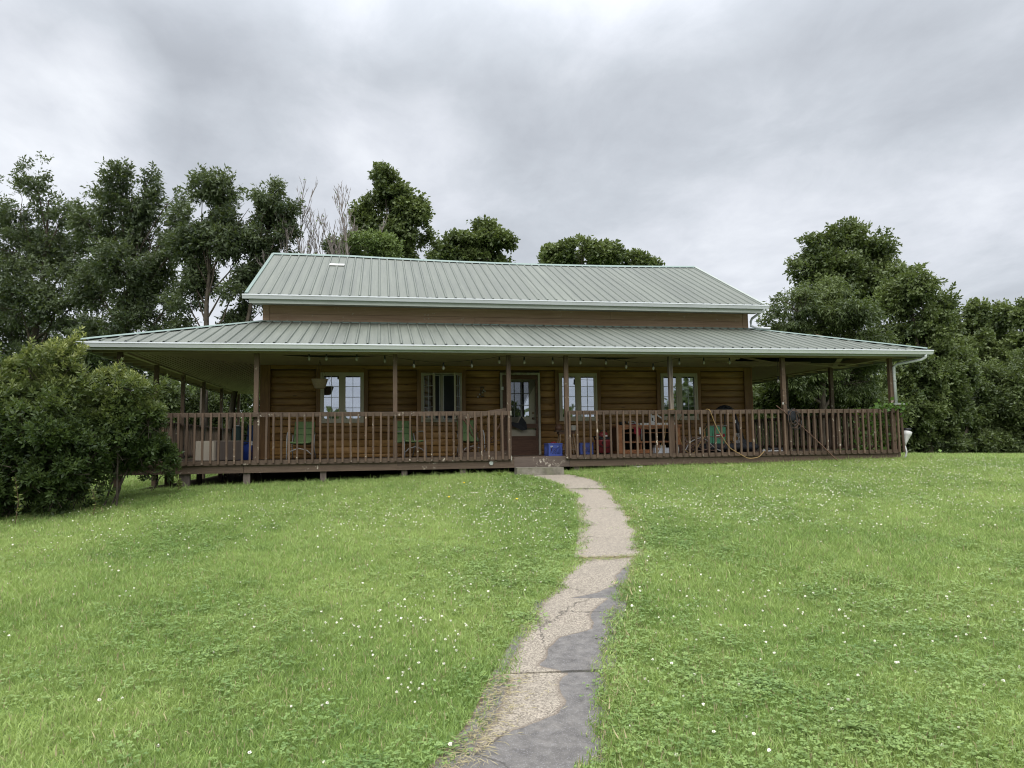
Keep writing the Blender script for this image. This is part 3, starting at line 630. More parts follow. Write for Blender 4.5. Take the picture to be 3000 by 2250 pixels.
for s_ in (-1, 1):
    x = W2+.03
    while x < 8.49:
        ys_ = -((x-W2)/(8.5-W2))*2.4+.02
        if s_ > 0 and x > 7.0: ys_ = max(ys_, -1.0+(x-7.0)*.35)
        pr = [(x, SZ+.028), (x+.028, SZ), (x+.086, SZ), (x+.090, SZ+.03), (x, SZ+.03)]
        vs = [(s_*a, yy, b) for yy in (ys_, 10.1) for a, b in pr]
        put('soffit_slat', (MB().add(vs, [tuple(range(5)), tuple(range(5, 10))]+[(q, q+5, (q+1) % 5+5, (q+1) % 5) for q in range(5)]), 'soffit'), proof); x += .105
# open rafters in the side overhangs and in the gap of the right corner
for s_ in (-1, 1):
    y = -2.3
    while y < 10: put('lookout', (B(min(s_*8.60, s_*9.13), max(s_*8.60, s_*9.13), y, y+.04, 2.215, 2.30), 'soffit'), proof); y += .61
for k in range(7): put('rafter', (MB().beam((4.6+k*.6, -2.4, 2.40), (4.6+k*.6, -.05, 3.08), .04, .1), 'rafter'), proof)
put('rafter', (MB().beam((8.5, -2.4, 2.36), (6.3, -.05, 3.1), .05, .14), 'rafter'), proof)
for p0, p1, w_ in (((4.9, -1.9, 2.285), (6.20, -1.75, 2.10), .18), ((6.25, -1.6, 2.19), (8.40, -1.0, 2.12), .16), ((6.1, -1.2, 2.21), (8.3, -1.5, 2.16), .14), ((4.2, -1.45, 2.22), (6.1, -1.3, 2.12), .10), ((7.4, -2.2, 2.21), (8.45, -.4, 2.19), .12)):
    put('hanging_slat', (MB().beam(p0, p1, w_, .008), 'soffit'), proof)
for p0, p1 in (((-5.54, -1.9, 2.222), (-3.52, -1.9, 2.222)), ((1.0, -1.9, 2.222), (2.4, -1.9, 2.222))):   # drooping strips and a dark strip for the slot's shade
    mb = MB(); vs = []; nn = 12
    for a in range(nn+1):
        t = a/nn; z = SZ-.006-.055*math.sin(t*PI); vs += [(p0[0]+(p1[0]-p0[0])*t, -1.95, z), (p0[0]+(p1[0]-p0[0])*t, -1.84, z+.002)]
    put('hanging_slat', (mb.add(vs, [(2*a, 2*a+2, 2*a+3, 2*a+1) for a in range(nn)]), 'soffit'), proof)
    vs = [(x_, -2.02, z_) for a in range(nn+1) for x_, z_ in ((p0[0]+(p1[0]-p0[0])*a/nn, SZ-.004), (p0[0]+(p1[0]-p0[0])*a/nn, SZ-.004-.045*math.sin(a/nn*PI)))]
    put('gap_shadow_strip', (MB().add(vs, [(2*a, 2*a+2, 2*a+3, 2*a+1) for a in range(nn)]), 'dark'), proof)  # added strip, painted dark as the shade of the open slot

# ---- posts
PXs = [-8.552, -5.963, -3.174, -.749, .537, 2.964, 5.729, 8.532]
def post(x, y, m='deckv', z0=0.0, z1=2.2):
    return put('porch_post', (MB().box(x-.045, x+.045, y-.045, y+.045, z0, z1), m), house)
for i, x in enumerate(PXs): post(x, YD, 'deckv', z0=float(gz(x, YD))-.1 if i == 0 else 0.0, z1=2.2 if i != 5 else .98)
post(2.964, YD, 'oldpost', .98, 2.2)
for i, dy in enumerate((2.419, 4.739, 7.024, 9.464, 11.218, 12.4)): post(-8.552, YD+dy, z0=float(gz(-8.55, 0))-.1 if i == 0 else 0)
for dy in (2.339, 4.566, 7.0, 9.4, 11.8): post(8.532, YD+dy)
# ---- deck
deck = thing('deck', None, None, parent=house)
y = -2.49
while y < -.05:
    a = random.uniform(-5, -3); b = random.uniform(2, 4.5)
    for x0, x1 in ((-8.62, a), (a, b), (b, 8.62)): put('deck_board', (B(x0+.002, x1-.002, y, y+.135, -.032, random.uniform(-.002, .002)), 'deck'), deck)
    y += .142
for s_ in (-1, 1):
    x = 6.28
    while x < 8.6: put('deck_board', (B(min(s_*x, s_*(x+.135)), max(s_*x, s_*(x+.135)), -.06, 9.75, -.032, 0.0), 'deck'), deck); x += .142
jt = [-8.64, -6.177, -3.138, -.123, 2.909, 5.6, 8.64]
for k, (a, b) in enumerate(zip(jt[:-1], jt[1:])):
    zt = -.036; zb = -.225+random.uniform(-.006, .006)
    if k in (2, 3):                                           # flaking stretch around the door
        c0, c1 = (a, -.66) if k == 2 else (.56, b)
        d0, d1 = (-.66, b) if k == 2 else (a, .56)
        put('fascia_board', (B(c0+.003, c1, -2.535, -2.495, zb, zt), 'deck'), deck); put('fascia_board', (B(d0+.001, d1-.002, -2.537, -2.495, zb+.003, -.004), 'deckworn'), deck)
    else: put('fascia_board', (B(a+.003, b-.003, -2.535, -2.495, zb, zt), 'deck'), deck)
for s_ in (-1, 1): put('fascia_board', (B(min(s_*8.62, s_*8.655), max(s_*8.62, s_*8.655), -2.49, 9.75, -.225, -.034), 'deck'), deck)
for k in range(14): put('joist', (B(-8.6, 8.6, -2.3+k*.17, -2.26+k*.17, -.20, -.034), 'rafter'), deck) if k % 5 == 0 else None
for x, wd_ in ((-7.30, .20), (-6.123, .13), (-4.629, .12), (-2.983, .12), (-1.762, .12), (.733, .12), (3.062, .13), (4.602, .13), (5.963, .13), (7.3, .12), (8.3, .12)):
    put('support_post', (B(x-wd_/2, x+wd_/2, -2.49, -2.40, float(gz(x, -2.45))-.2, -.226), 'support'), deck)
for x in (-8.55, -7.6, -7.0, -6.4):
    for y in (0.0, 2.3, 4.6, 7.0): put('support_post', (B(x-.05, x+.05, y, y+.1, float(gz(x, y))-.2, -.2), 'deckv'), deck)
put('support_post', (B(-7.80, -7.66, -2.0, -1.86, -1, -.2), 'walnut'), deck); put('support_post', (B(-8.60, -8.48, -2.49, -2.40, -1, -.2), 'deckv'), deck)
# ---- railings
L2 = [-7.398,-7.243,-7.1,-6.948,-6.796,-6.649,-6.495,-6.348,-6.197,-6.046,-5.896,-5.744,-5.594,-5.442,-5.293,-5.138,-4.986,-4.834,-4.682,-4.532,-4.382,-4.235,-4.076,-3.924,-3.773,-3.622,-3.47,-3.315,-3.167,-3.014,-2.866,-2.716,-2.568,-2.412,-2.261,-2.111,-1.961,-1.812,-1.663,-1.513,-1.363,-1.215,-1.064,-.917,-.771]
L2 = [-8.45+.153*i for i in range(7)]+L2
L3 = [.494,.566,.726,.879,1.026,1.18,1.334,1.492,1.635,1.779,1.933,2.088,2.241,2.394,2.54,2.697,2.852,3.007,3.163,3.311,3.466,3.62,3.773,3.932,4.08,4.242,4.394,4.547,4.705,4.856,5.011,5.165,5.323,5.49,5.64,5.779,5.934,6.09,6.239,6.393,6.553,6.701,6.859,7.011,7.17,7.32,7.474,7.634,7.779,7.934,8.093,8.256,8.403,8.56]
def zrail(x): return .985 if x > -3 else .985+(x+3)*(-.0035)
bme = B(-.019, .019, -.019, .019, -.04, .975).mesh('baluster', 'deckv')
for xs_, x0, x1 in ((L2, -8.6, -.735), (L3, .475, 8.6)):
    cuts = [x0]+[x for x in (PXs[2:3] if x1 < 0 else [2.9, 5.75])]+[x1]
    rail = put('railing', (B(x0, x0+.04, -2.53, -2.50, .9, .98), 'deck'), house)
    for a, b in zip(cuts[:-1], cuts[1:]):
        put('top_rail', (B(a+.001, b-.002, -2.575, -2.537, .895, .984), 'deck'), rail)
        put('bottom_rail', (B(a+.001, b-.002, -2.575, -2.538, -.068, .022), 'deck'), rail)
    for x in xs_:
        o = put('baluster', bme, rail, (x+random.uniform(-.004, .004), -2.596+random.uniform(-.001, .001), random.uniform(-.008, .006)))
        o.rotation_euler = (0, random.uniform(-.009, .009), random.uniform(-.03, .03))
bms = B(-.019, .019, -.019, .019, .02, .92).mesh('baluster', 'deckv')
for s_, yend, ze in ((-1, 9.7, .93), (1, 7.0, .96)):
    rail = put('railing', (B(min(s_*8.60, s_*8.64), max(s_*8.60, s_*8.64), -2.5, yend, ze-.09, ze), 'deck'), house)
    put('bottom_rail', (B(min(s_*8.60, s_*8.64), max(s_*8.60, s_*8.64), -2.5, yend, .03, .12), 'deck'), rail)
    y = -2.36
    while y < yend: put('baluster', bms, rail, (s_*8.58, y, 0), (0, 0, 0)); y += .155
put('rail_end_cap', (B(-.734, -.716, -2.577, -2.535, .89, .987).box(-.734, -.716, -2.577, -2.535, -.07, .025), 'peel'), house)
# ---- downspouts
ds = put('downspout', (MB().tube([(9.09, -2.98, 2.26), (9.09, -2.96, 2.17), (9.04, -2.9, 2.12), (8.66, -2.54, 2.05), (8.59, -2.52, 1.98), (8.60, -2.52, 1.12)], .036, 8), 'gutter', True), house)
put('coupling', (MB().tube([(8.597, -2.52, 1.66), (8.597, -2.52, 1.63)], .042, 8).box(8.52, 8.80, -2.56, -2.50, 1.085, 1.11), 'fascia'), ds)
put('lower_pipe', (MB().tube([(8.66, -2.56, 1.08), (8.69, -2.56, .5), (8.71, -2.56, -.03)], .03, 8), 'deckv'), ds)
put('downspout', (MB().tube([(6.40, -.60, 3.71), (6.36, -.5, 3.64), (6.29, -.12, 3.52), (6.275, -.08, 3.44), (6.275, -.08, 3.33), (6.40, -.16, 3.27), (6.62, -.45, 3.21)], .034, 8), 'gutter', True), house)

# ------------------------------------------------------------------ trees: crown masses as (x, y, z, half width, half height)
TREES={
'hickA':[(-17.3,13.98,11.35,0.7,0.77),(-18.2,14.53,10.35,1.4,0.98),(-16.17,13.98,9.98,0.84,0.84),(-18.27,14.83,8.71,1.82,1.26),(-16.45,14.51,8.4,1.4,1.12),(-17.83,13.72,6.63,1.82,1.4),(-15.98,13.47,6.21,1.54,1.26),(-18.4,15.73,5.14,1.96,1.26),(-15.63,14.0,4.64,1.54,0.98),(-16.86,14.05,3.39,2.24,1.12),(-14.99,15.16,3.94,1.26,0.98)],
'hickZ':[(-20.19,15.82,9.95,1.3,1.3),(-20.85,16.78,8.25,1.59,1.59),(-20.19,16.14,6.06,1.59,1.59),(-20.22,16.65,4.08,1.74,1.3)],
'hickB':[(-13.3,11.27,10.56,0.55,0.52),(-12.39,11.45,10.61,0.65,0.65),(-14.16,12.08,9.8,0.79,0.65),(-12.68,11.51,9.61,1.11,0.72),(-13.7,12.1,8.67,1.24,0.85),(-12.1,11.68,8.48,1.05,0.79),(-12.93,10.96,7.07,1.44,0.85),(-11.84,11.78,7.03,0.79,0.79),(-14.13,12.12,6.38,1.05,0.92),(-12.58,11.47,5.89,1.18,0.79),(-13.16,11.13,4.78,1.44,0.65),(-11.87,12.06,4.95,0.79,0.39),(-12.91,11.97,3.6,1.18,0.92)],
'hickC':[(-9.72,9.02,9.61,0.46,0.61),(-9.03,9.06,9.47,0.61,0.61),(-9.56,9.17,8.6,0.85,0.67),(-8.6,9.08,8.36,0.55,0.67),(-9.12,8.84,7.47,0.97,0.67),(-10.23,9.42,7.4,0.67,0.73),(-8.42,8.86,6.69,0.61,0.61),(-9.84,9.58,6.32,0.73,0.49),(-10.41,9.63,5.57,0.61,0.49),(-8.62,8.78,5.69,0.49,0.36)],
'hickD':[(-7.46,8.82,9.34,0.45,0.5),(-6.86,8.78,9.1,0.42,0.56),(-7.36,9.46,8.53,0.68,0.62),(-6.81,9.0,7.66,0.47,0.62),(-7.62,9.3,7.33,0.56,0.68),(-7.96,9.24,6.3,0.5,0.56),(-8.1,9.47,5.34,0.56,0.37),(-8.51,9.5,4.96,0.5,0.31)],
'mapleE':[(-3.26,15.54,12.74,0.48,0.57),(-3.07,15.78,11.78,1.03,0.79),(-2.21,15.67,11.05,0.95,0.71),(-4.02,16.27,10.91,0.71,0.71),(-2.91,16.12,10.09,1.51,0.79),(-1.64,16.01,9.62,0.79,0.79),(-4.33,16.42,9.63,0.79,0.64)],
'smallD':[(-5.27,12.52,8.47,0.42,0.35),(-5.06,12.4,7.94,0.63,0.49)],
'limeF':[(-3.98,9.76,7.9,0.65,0.46),(-3.4,10.29,7.73,0.79,0.65),(-4.31,10.5,7.48,0.65,0.52)],
'mapleG':[(1.56,17.35,10.79,0.81,0.5),(0.85,17.24,10.12,1.26,0.59),(2.12,17.14,10.14,0.93,0.67),(-0.09,17.09,9.54,0.76,0.37),(1.02,17.91,9.44,1.85,0.59)],
'mapleH':[(7.53,25.04,11.97,1.05,0.53),(8.68,24.46,12.06,1.05,0.5),(9.8,23.89,11.63,1.26,0.59),(8.68,25.69,11.52,2.1,0.53),(6.91,25.66,11.57,0.95,0.42)],
'mapleI':[(12.16,24.73,11.5,0.86,0.43),(13.25,25.26,11.33,0.75,0.32),(11.84,25.13,11.15,1.07,0.43)],
'oakR':[(18.87,13.43,10.14,1.01,0.64),(17.67,13.89,9.63,0.93,0.76),(20.74,13.86,9.73,0.93,0.76),(17.2,14.68,8.61,0.84,0.67),(18.02,13.41,8.42,1.35,1.01),(20.27,13.96,8.45,1.51,1.01),(21.07,13.1,7.76,1.01,0.84),(19.5,14.56,7.35,2.19,1.01)],
'oakS':[(18.12,7.97,6.56,0.98,0.7),(19.39,8.31,5.95,0.67,0.63),(18.0,8.86,6.03,1.05,1.05),(18.68,8.22,4.92,1.05,1.05),(18.16,9.2,4.35,1.4,1.26),(18.15,8.11,2.94,1.54,1.26),(17.16,7.96,1.55,1.54,1.26)],
'willR':[(12.21,5.4,5.41,1.09,0.49),(10.77,5.05,4.82,0.91,0.61),(12.69,4.8,4.51,1.21,0.73),(10.43,5.62,4.19,0.61,0.55),(11.77,5.66,3.9,1.46,0.73),(13.34,4.85,3.56,0.85,0.73),(10.65,5.02,2.73,1.34,0.85),(13.22,5.91,2.58,1.34,0.97)],
'underA':[(11.0,6.58,1.63,1.01,1.01),(12.94,7.27,1.27,1.39,1.01),(12.25,7.36,0.37,1.39,0.63),(13.88,6.16,1.34,1.01,1.14),(13.7,6.38,0.22,1.14,0.57)],
'underB':[(17.74,8.78,0.46,1.4,0.84),(19.38,8.57,1.43,1.12,1.4),(19.73,8.29,2.96,0.98,1.12),(19.02,8.62,0.24,1.26,0.63),(17.66,8.92,0.04,0.84,0.49)],
'underC':[(24.3,12.21,0.76,1.11,1.11),(24.46,11.46,2.33,0.95,1.27),(23.44,11.57,2.02,1.11,1.27),(25.48,11.71,0.58,1.11,1.11),(24.12,11.3,-0.04,1.27,0.48)],
'underD':[(25.9,10.92,1.82,1.27,1.75),(26.8,11.49,3.46,0.95,0.95),(26.51,11.29,0.24,1.43,0.79)],
'pA':[(28.64,18.55,6.56,0.88,0.98),(28.28,17.88,4.9,1.37,1.37),(28.97,18.57,3.02,1.57,1.57)],
'pB':[(30.1,18.3,6.54,0.59,0.79),(29.7,17.74,5.09,1.18,1.18),(30.42,18.66,3.42,1.57,1.57)],
'pC':[(33.67,20.74,6.77,0.63,0.95),(33.19,20.24,5.01,1.16,1.47),(34.11,21.14,2.78,1.68,1.68)],
'pD':[(33.96,19.56,6.49,0.62,0.82),(34.17,19.9,4.98,1.03,1.23),(33.83,19.61,2.89,1.64,1.64)],
'pE':[(31.54,16.09,6.78,0.65,0.93),(31.68,16.36,5.12,1.12,1.12),(30.83,15.47,3.15,1.5,1.5)],
'brA':[(-10.77,12.4,2.04,0.68,0.68),(-10.37,12.94,1.12,0.81,0.81),(-11.25,13.43,0.59,0.81,0.61)],
'brB':[(-9.9,14.43,2.01,0.72,0.8),(-9.37,14.59,1.0,0.87,0.87),(-10.11,14.93,0.29,0.87,0.51)],
'brC':[(-9.13,16.37,2.57,0.62,0.77),(-8.67,16.39,1.34,0.77,0.93),(-9.11,16.46,0.42,0.93,0.62)],
'brD':[(-11.44,10.73,2.2,0.63,0.63),(-11.88,11.1,1.21,0.88,0.76),(-11.17,10.74,0.45,0.76,0.5)],
}
def np_mesh(name, verts, nper, m, attrs=None, nfv=None):
    """one mesh of many equal faces; verts (N*nper, 3)"""
    me = bpy.data.meshes.new(name); N_ = len(verts)//nper
    me.vertices.add(len(verts)); me.vertices.foreach_set('co', np.asarray(verts, np.float32).ravel())
    me.loops.add(len(verts)); me.loops.foreach_set('vertex_index', np.arange(len(verts), dtype=np.int32))
    me.polygons.add(N_); me.polygons.foreach_set('loop_start', np.arange(N_)*nper); me.polygons.foreach_set('loop_total', np.full(N_, nper))
    me.update(); me.materials.append(M[m])
    for k, v_ in (attrs or {}).items(): me.attributes.new(k, 'FLOAT', 'FACE').data.foreach_set('value', np.asarray(v_, np.float32))
    return me
def unit(a): return a/np.maximum(np.linalg.norm(a, axis=1, keepdims=True), 1e-9)
def leaves(P, D, l, wd, tint, fold=.25):
    """leaf quads starting at P growing along D"""
    n = len(P); r = rng.normal(size=(n, 3)); r[:, 2] += .7; S_ = unit(np.cross(D, r)); Nn = unit(np.cross(S_, D)); l = l[:, None]; wd = wd[:, None]
    a = P; b = P+D*l*.5+S_*wd*.5-Nn*wd*.12; c = P+D*l-Nn*l*.12; d = P+D*l*.5-S_*wd*.5-Nn*wd*.12
    return np.stack([a, b, c, d], 1).reshape(-1, 3)
def lump(P, lam0=.5, lam1=1.9, k=10):                          # smooth irregular field used to open gaps in the foliage
    d = unit(rng.normal(size=(k, 3))); w = 2*PI/np.geomspace(lam0, lam1, k); ph = rng.uniform(0, 6.28, k)
    return (np.sin(P @ (d*w[:, None]).T+ph)*np.sqrt(np.geomspace(lam0, lam1, k))).sum(1)
def crown(lobes, nclump, nleaf, leaf=.16, asp=.42, hole=.38, droop=-.15, per=6, depthk=1.0, lam=.5):
    ns = int(nleaf/per/(1-hole)); vol = np.array([a*b*max(a, b)**.5 for *_, a, b in lobes]); lob = rng.choice(len(lobes), ns, p=vol/vol.sum())
    L = np.array([l for l in lobes]); u = unit(rng.normal(size=(ns, 3))); rr = rng.uniform(0, 1, ns)**.42
    ext = np.where(rng.uniform(0, 1, ns) < .10, rng.uniform(1.0, 1.28, ns), 1.0); rr = rr*ext*(1+.16*np.sin(u[:, 0]*5+lob)*np.cos(u[:, 2]*6+lob*2)+.10*np.sin(u[:, 2]*13+u[:, 0]*9))
    ax = np.stack([L[lob, 3], np.maximum(L[lob, 3]*.7, .5)*depthk, L[lob, 4]], 1); Pc = L[lob, :3]+u*rr[:, None]*ax
    f_ = lump(Pc*np.array([1, .45, 1.2]), lam, 1.9); g_ = f_-.9*np.abs(f_).mean()*(rr-.6); keep = g_ > np.quantile(g_, hole)
    Pc, u, lob, rr = Pc[keep], u[keep], lob[keep], rr[keep]; K = len(Pc); ct = np.clip(.5+.42*lump(Pc, .5, 2.2, 6)/1.9, 0, 1)
    A = unit(u*.7+rng.normal(size=u.shape)*.55+np.array([0, 0, droop+.25])); idx = np.repeat(np.arange(K), per); t = np.tile(np.arange(per)/per, K)
    D = unit(A[idx]*.7+rng.normal(size=(len(idx), 3))*.62+np.array([0, 0, droop])); P = Pc[idx]+A[idx]*(t*leaf*1.7)[:, None]
    n = len(idx); l = leaf*rng.uniform(.6, 1.25, n); V = leaves(P, D, l, l*asp, None)
    tint = np.clip(.55*ct[idx]+.38*rng.uniform(0, 1, n)**1.5+.14*t+.12*(u[idx, 2] > .2), 0, 1)  # upper side of each lobe lighter, top light put into the tint
    sel = rng.permutation(K)[:nclump]; return V, tint, Pc[sel], lob[sel]
def limbs(base, lobes, cl, lob, m, rtrunk, frac=.35, stems=1, top=None):
    mb = MB(); zt = max(l[2] for l in lobes) if top is None else top
    bx, by, bz = base; cx_ = sum(l[0]*l[3] for l in lobes)/sum(l[3] for l in lobes); cy_ = sum(l[1] for l in lobes)/len(lobes)
    H = zt-bz; trunk = [Vector((bx, by, bz-.3))]
    for i in range(1, 9):
        t = i/8; trunk.append(Vector((bx+(cx_-bx)*t**1.5+random.uniform(-.12, .12)*H*.06, by+(cy_-by)*t**1.5+random.uniform(-.12, .12)*H*.06, bz+H*t*.93)))
    mb.tube(trunk, [rtrunk*(1.25 if i == 0 else 1)*(1-.88*i/8) for i in range(9)], 8)
    tr = MB(); tr.v, tr.f = mb.v, mb.f; lm = MB()
    for li, L in enumerate(lobes):
        q = Vector(L[:3]); t = min(max((q.z-L[4]*.9-bz)/H/.93, .12), .92)*.8; j = min(int(t*8), 7); s0 = trunk[j].lerp(trunk[j+1], t*8-j)
        mid = s0.lerp(q, .5)+Vector((random.uniform(-.2, .2), random.uniform(-.2, .2), -.08*(q-s0).length)); r = max(rtrunk*(.42-.3*t), .03)
        lm.tube([s0, s0.lerp(mid, .5)+Vector((0, 0, -.02)), mid, mid.lerp(q, .55)+Vector((0, 0, .05)), q], [r, r*.85, r*.65, r*.45, r*.25], 6)
        ids = np.where(lob == li)[0]; ids = ids[:int(len(ids)*frac)+1]
        for i in ids:
            p_ = Vector(cl[i]); w_ = random.uniform(.35, 1); a = mid.lerp(q, w_); md = a.lerp(p_, .5)+Vector((random.uniform(-.1, .1), random.uniform(-.1, .1), random.uniform(-.05, .1)))*(p_-a).length
            lm.tube([a, md, p_], [max(r*.28, .014), max(r*.18, .010), .006], 4, False)
    return tr, lm
TREES['brA'] += [(-10.2, 12.6, 1.9, .6, .5), (-9.9, 12.9, .9, .7, .7)]
TREES['brB'] += [(-9.3, 14.4, 2.5, .7, .5), (-9.9, 14.6, 2.6, .6, .5)]
TREES['hickC'] += [(-10.16, 9.09, 8.18, 0.61, 0.55), (-8.07, 8.67, 8.76, 0.39, 0.51), (-10.1, 9.22, 6.48, 0.67, 0.55)]
TREES['hickB'] += [(-11.45, 11.24, 9.71, 0.55, 0.55), (-14.61, 11.86, 9.1, 0.59, 0.59)]
TREES['pC'] += [(33.17, 19.65, 7.43, 0.74, 0.82), (32.66, 19.84, 6.2, 1.03, 1.03)]
TREES['pB'] += [(30.29, 18.15, 7.22, 0.67, 0.75)]
TREES['pD'] += [(32.93, 18.69, 7.26, 0.68, 0.72)]
TREES['underE'] = [(12.36, 10.59, 2.29, 0.65, 0.87), (12.58, 10.66, 0.98, 0.8, 0.87), (12.22, 10.8, -0.02, 0.87, 0.58)]
TREES['hickA'] += [(-15.06, 13.32, 8.83, 0.62, 0.69), (-15.03, 13.7, 7.53, 0.83, 0.76), (-15.36, 14.14, 6.63, 0.76, 0.62)]
TREES['hickB'] += [(-10.99, 10.71, 8.89, 0.51, 0.58), (-10.98, 10.77, 7.86, 0.58, 0.58), (-11.16, 10.93, 5.81, 0.64, 0.45), (-14.22, 11.69, 4.33, 1.03, 0.64)]
TREES['hickC'] += [(-7.91, 8.82, 7.69, 0.36, 0.49), (-10.2, 9.79, 4.61, 0.73, 0.27)]
def tree(name, key, base, label, cat, m='leafH', nclump=220, nleaf=38000, leaf=.17, asp=.40, spread=0, rtrunk=.18, bark='bark', group=None, frac=.5, shell=0, hole=.38, **k):
    lobes = TREES[key]; z = float(gz(*base)); o = bpy.data.objects.new(name, None); C.objects.link(o); o.location = (base[0], base[1], z); tag(o, label, cat, group)
    off = np.array([base[0], base[1], z])
    V, t, cl, lob = crown(lobes, int(nclump*.55), nleaf, leaf*.9, asp, hole, **k)
    put('crown', np_mesh('crown', V-off, 4, m, {'tint': t}), o)
    tr, lm = limbs((base[0], base[1], z), lobes, cl, lob, m, rtrunk, frac)
    for q, nm in ((tr, 'trunk'), (lm, 'limbs')):
        q.v = [(a-off[0], b-off[1], c-off[2]) for a, b, c in q.v]; put(nm, (q, bark, True), o)
    return o
GT = 'tall trees beyond the left porch roof'; GW = 'dense wood edge right of the house'; GB = 'brush behind the left porch'
tree('hickory_tree', 'hickZ', (-19.6, 14.8), 'dark hickory tree cut off by the left edge of the picture', 'tree', nclump=330, nleaf=26000, rtrunk=.22)
tree('hickory_tree', 'hickA', (-17.4, 14.2), 'dense dark hickory rising highest at the far left behind the shrub', 'tree', nclump=700, nleaf=66000, hole=.42, lam=.28, rtrunk=.24)
tree('hickory_tree', 'hickB', (-13.0, 11.6), 'broad open hickory with twin peaks, second tall tree from the left', 'tree', nclump=640, nleaf=56000, hole=.42, lam=.28, rtrunk=.22)
tree('hickory_tree', 'hickC', (-9.5, 8.9), 'tall airy hickory with forked limbs showing sky above the left end of the porch roof', 'tree', nclump=340, nleaf=27000, hole=.42, lam=.28, rtrunk=.17, spread=.30)
tree('hickory_tree', 'hickD', (-8.6, 8.7), 'slim leaning hickory next to the bare dead tree', 'tree', nclump=220, nleaf=19000, hole=.42, lam=.28, rtrunk=.13, spread=.30)
tree('maple_tree', 'mapleE', (-3.1, 15.6), 'tall pointed tree standing behind the left half of the main roof ridge', 'tree', 'leafM', nclump=420, nleaf=32000, leaf=.2, asp=.55)
tree('young_tree', 'smallD', (-5.2, 11.6), 'small dark treetop just right of the dead tree above the ridge', 'tree', nclump=36, nleaf=6000, rtrunk=.08)
tree('lime_tree', 'limeF', (-3.9, 9.8), 'low lime green treetop peeking over the ridge in front of the tall pointed tree', 'tree', 'leafL', nclump=90, nleaf=15000, leaf=.13, asp=.5, rtrunk=.1)
tree('maple_tree', 'mapleG', (1.1, 17.1), 'rounded treetop above the middle of the roof ridge', 'tree', 'leafM', nclump=150, nleaf=30000, leaf=.2, asp=.6, spread=.5)
tree('maple_tree', 'mapleH', (8.0, 24.7), 'wide flat treetop low over the right half of the ridge', 'tree', 'leafM', nclump=130, nleaf=24000, leaf=.24, asp=.6, spread=.55)
tree('maple_tree', 'mapleI', (12.2, 24.2), 'small thin treetop just over the right part of the ridge', 'tree', 'leafM', nclump=50, nleaf=8000, leaf=.24, asp=.6, spread=.5)
tree('oak_tree', 'oakR', (19.0, 13.9), 'tallest rounded oak towering over the right porch', 'tree', 'leafM', nclump=620, nleaf=50000, leaf=.2, asp=.5, spread=.42, rtrunk=.3, hole=.33, lam=.3)
tree('oak_tree', 'oakS', (18.3, 8.2), 'tall leafy tree leaning right beside the tallest oak', 'tree', 'leafM', nclump=560, nleaf=50000, leaf=.17, asp=.5, spread=.38, rtrunk=.2)
tree('willow_oak_tree', 'willR', (12.0, 5.6), 'dense dark feathery tree close behind the right end of the porch roof', 'tree', 'leafU', nclump=620, nleaf=64000, leaf=.17, asp=.3, spread=.36, rtrunk=.2, droop=-.5)
for key, b, lab in (('underA', (12.0, 6.6), 'shady undergrowth tree seen through the right end of the porch'), ('underE', (9.3, 10.9), 'undergrowth tree right beside the right corner of the log wall'), ('underB', (17.2, 8.4), 'leafy undergrowth tree right of the white downspout'),
                    ('underC', (22.8, 11.6), 'undergrowth tree in the middle of the wood edge right of the porch'), ('underD', (25.6, 10.9), 'undergrowth tree at the right edge of the picture')):
    tree('undergrowth_tree', key, b, lab, 'tree', 'leafU', nclump=330, nleaf=52000, leaf=.17, asp=.45, spread=.42, rtrunk=.1, group=GW, shell=.35)
for key, b, lab in (('pA', (26.5, 18.4), 'narrow treetop right after the tall leaning tree on the right'), ('pB', (28.7, 17.6), 'second narrow treetop of the wood right of the tall trees'), ('pC', (32.0, 19.5), 'third narrow treetop of the far right wood'),
                    ('pD', (32.8, 17.6), 'fourth narrow treetop of the far right wood'), ('pE', (30.6, 13.9), 'last narrow tree of the wood at the right edge of the picture')):
    tree('poplar_tree', key, b, lab, 'tree', 'leafM', nclump=170, nleaf=24000, leaf=.22, asp=.6, spread=.5, rtrunk=.13, group=GW)
for key, b, lab in (('brD', (-11.5, 11.0), 'brush just right of the big shrub, seen between the left porch posts'), ('brA', (-10.8, 12.8), 'brush behind the side railing under the left porch roof'),
                    ('brB', (-9.8, 14.6), 'brush behind the farther posts of the left porch'), ('brC', (-9.0, 16.4), 'lighter brush seen next to the left corner of the log wall')):
    tree('brush', key, b, lab, 'bush', 'leafL' if key == 'brC' else 'leafU', nclump=90, nleaf=15000, leaf=.15, asp=.5, spread=.42, rtrunk=.05, group=GB, shell=.3)
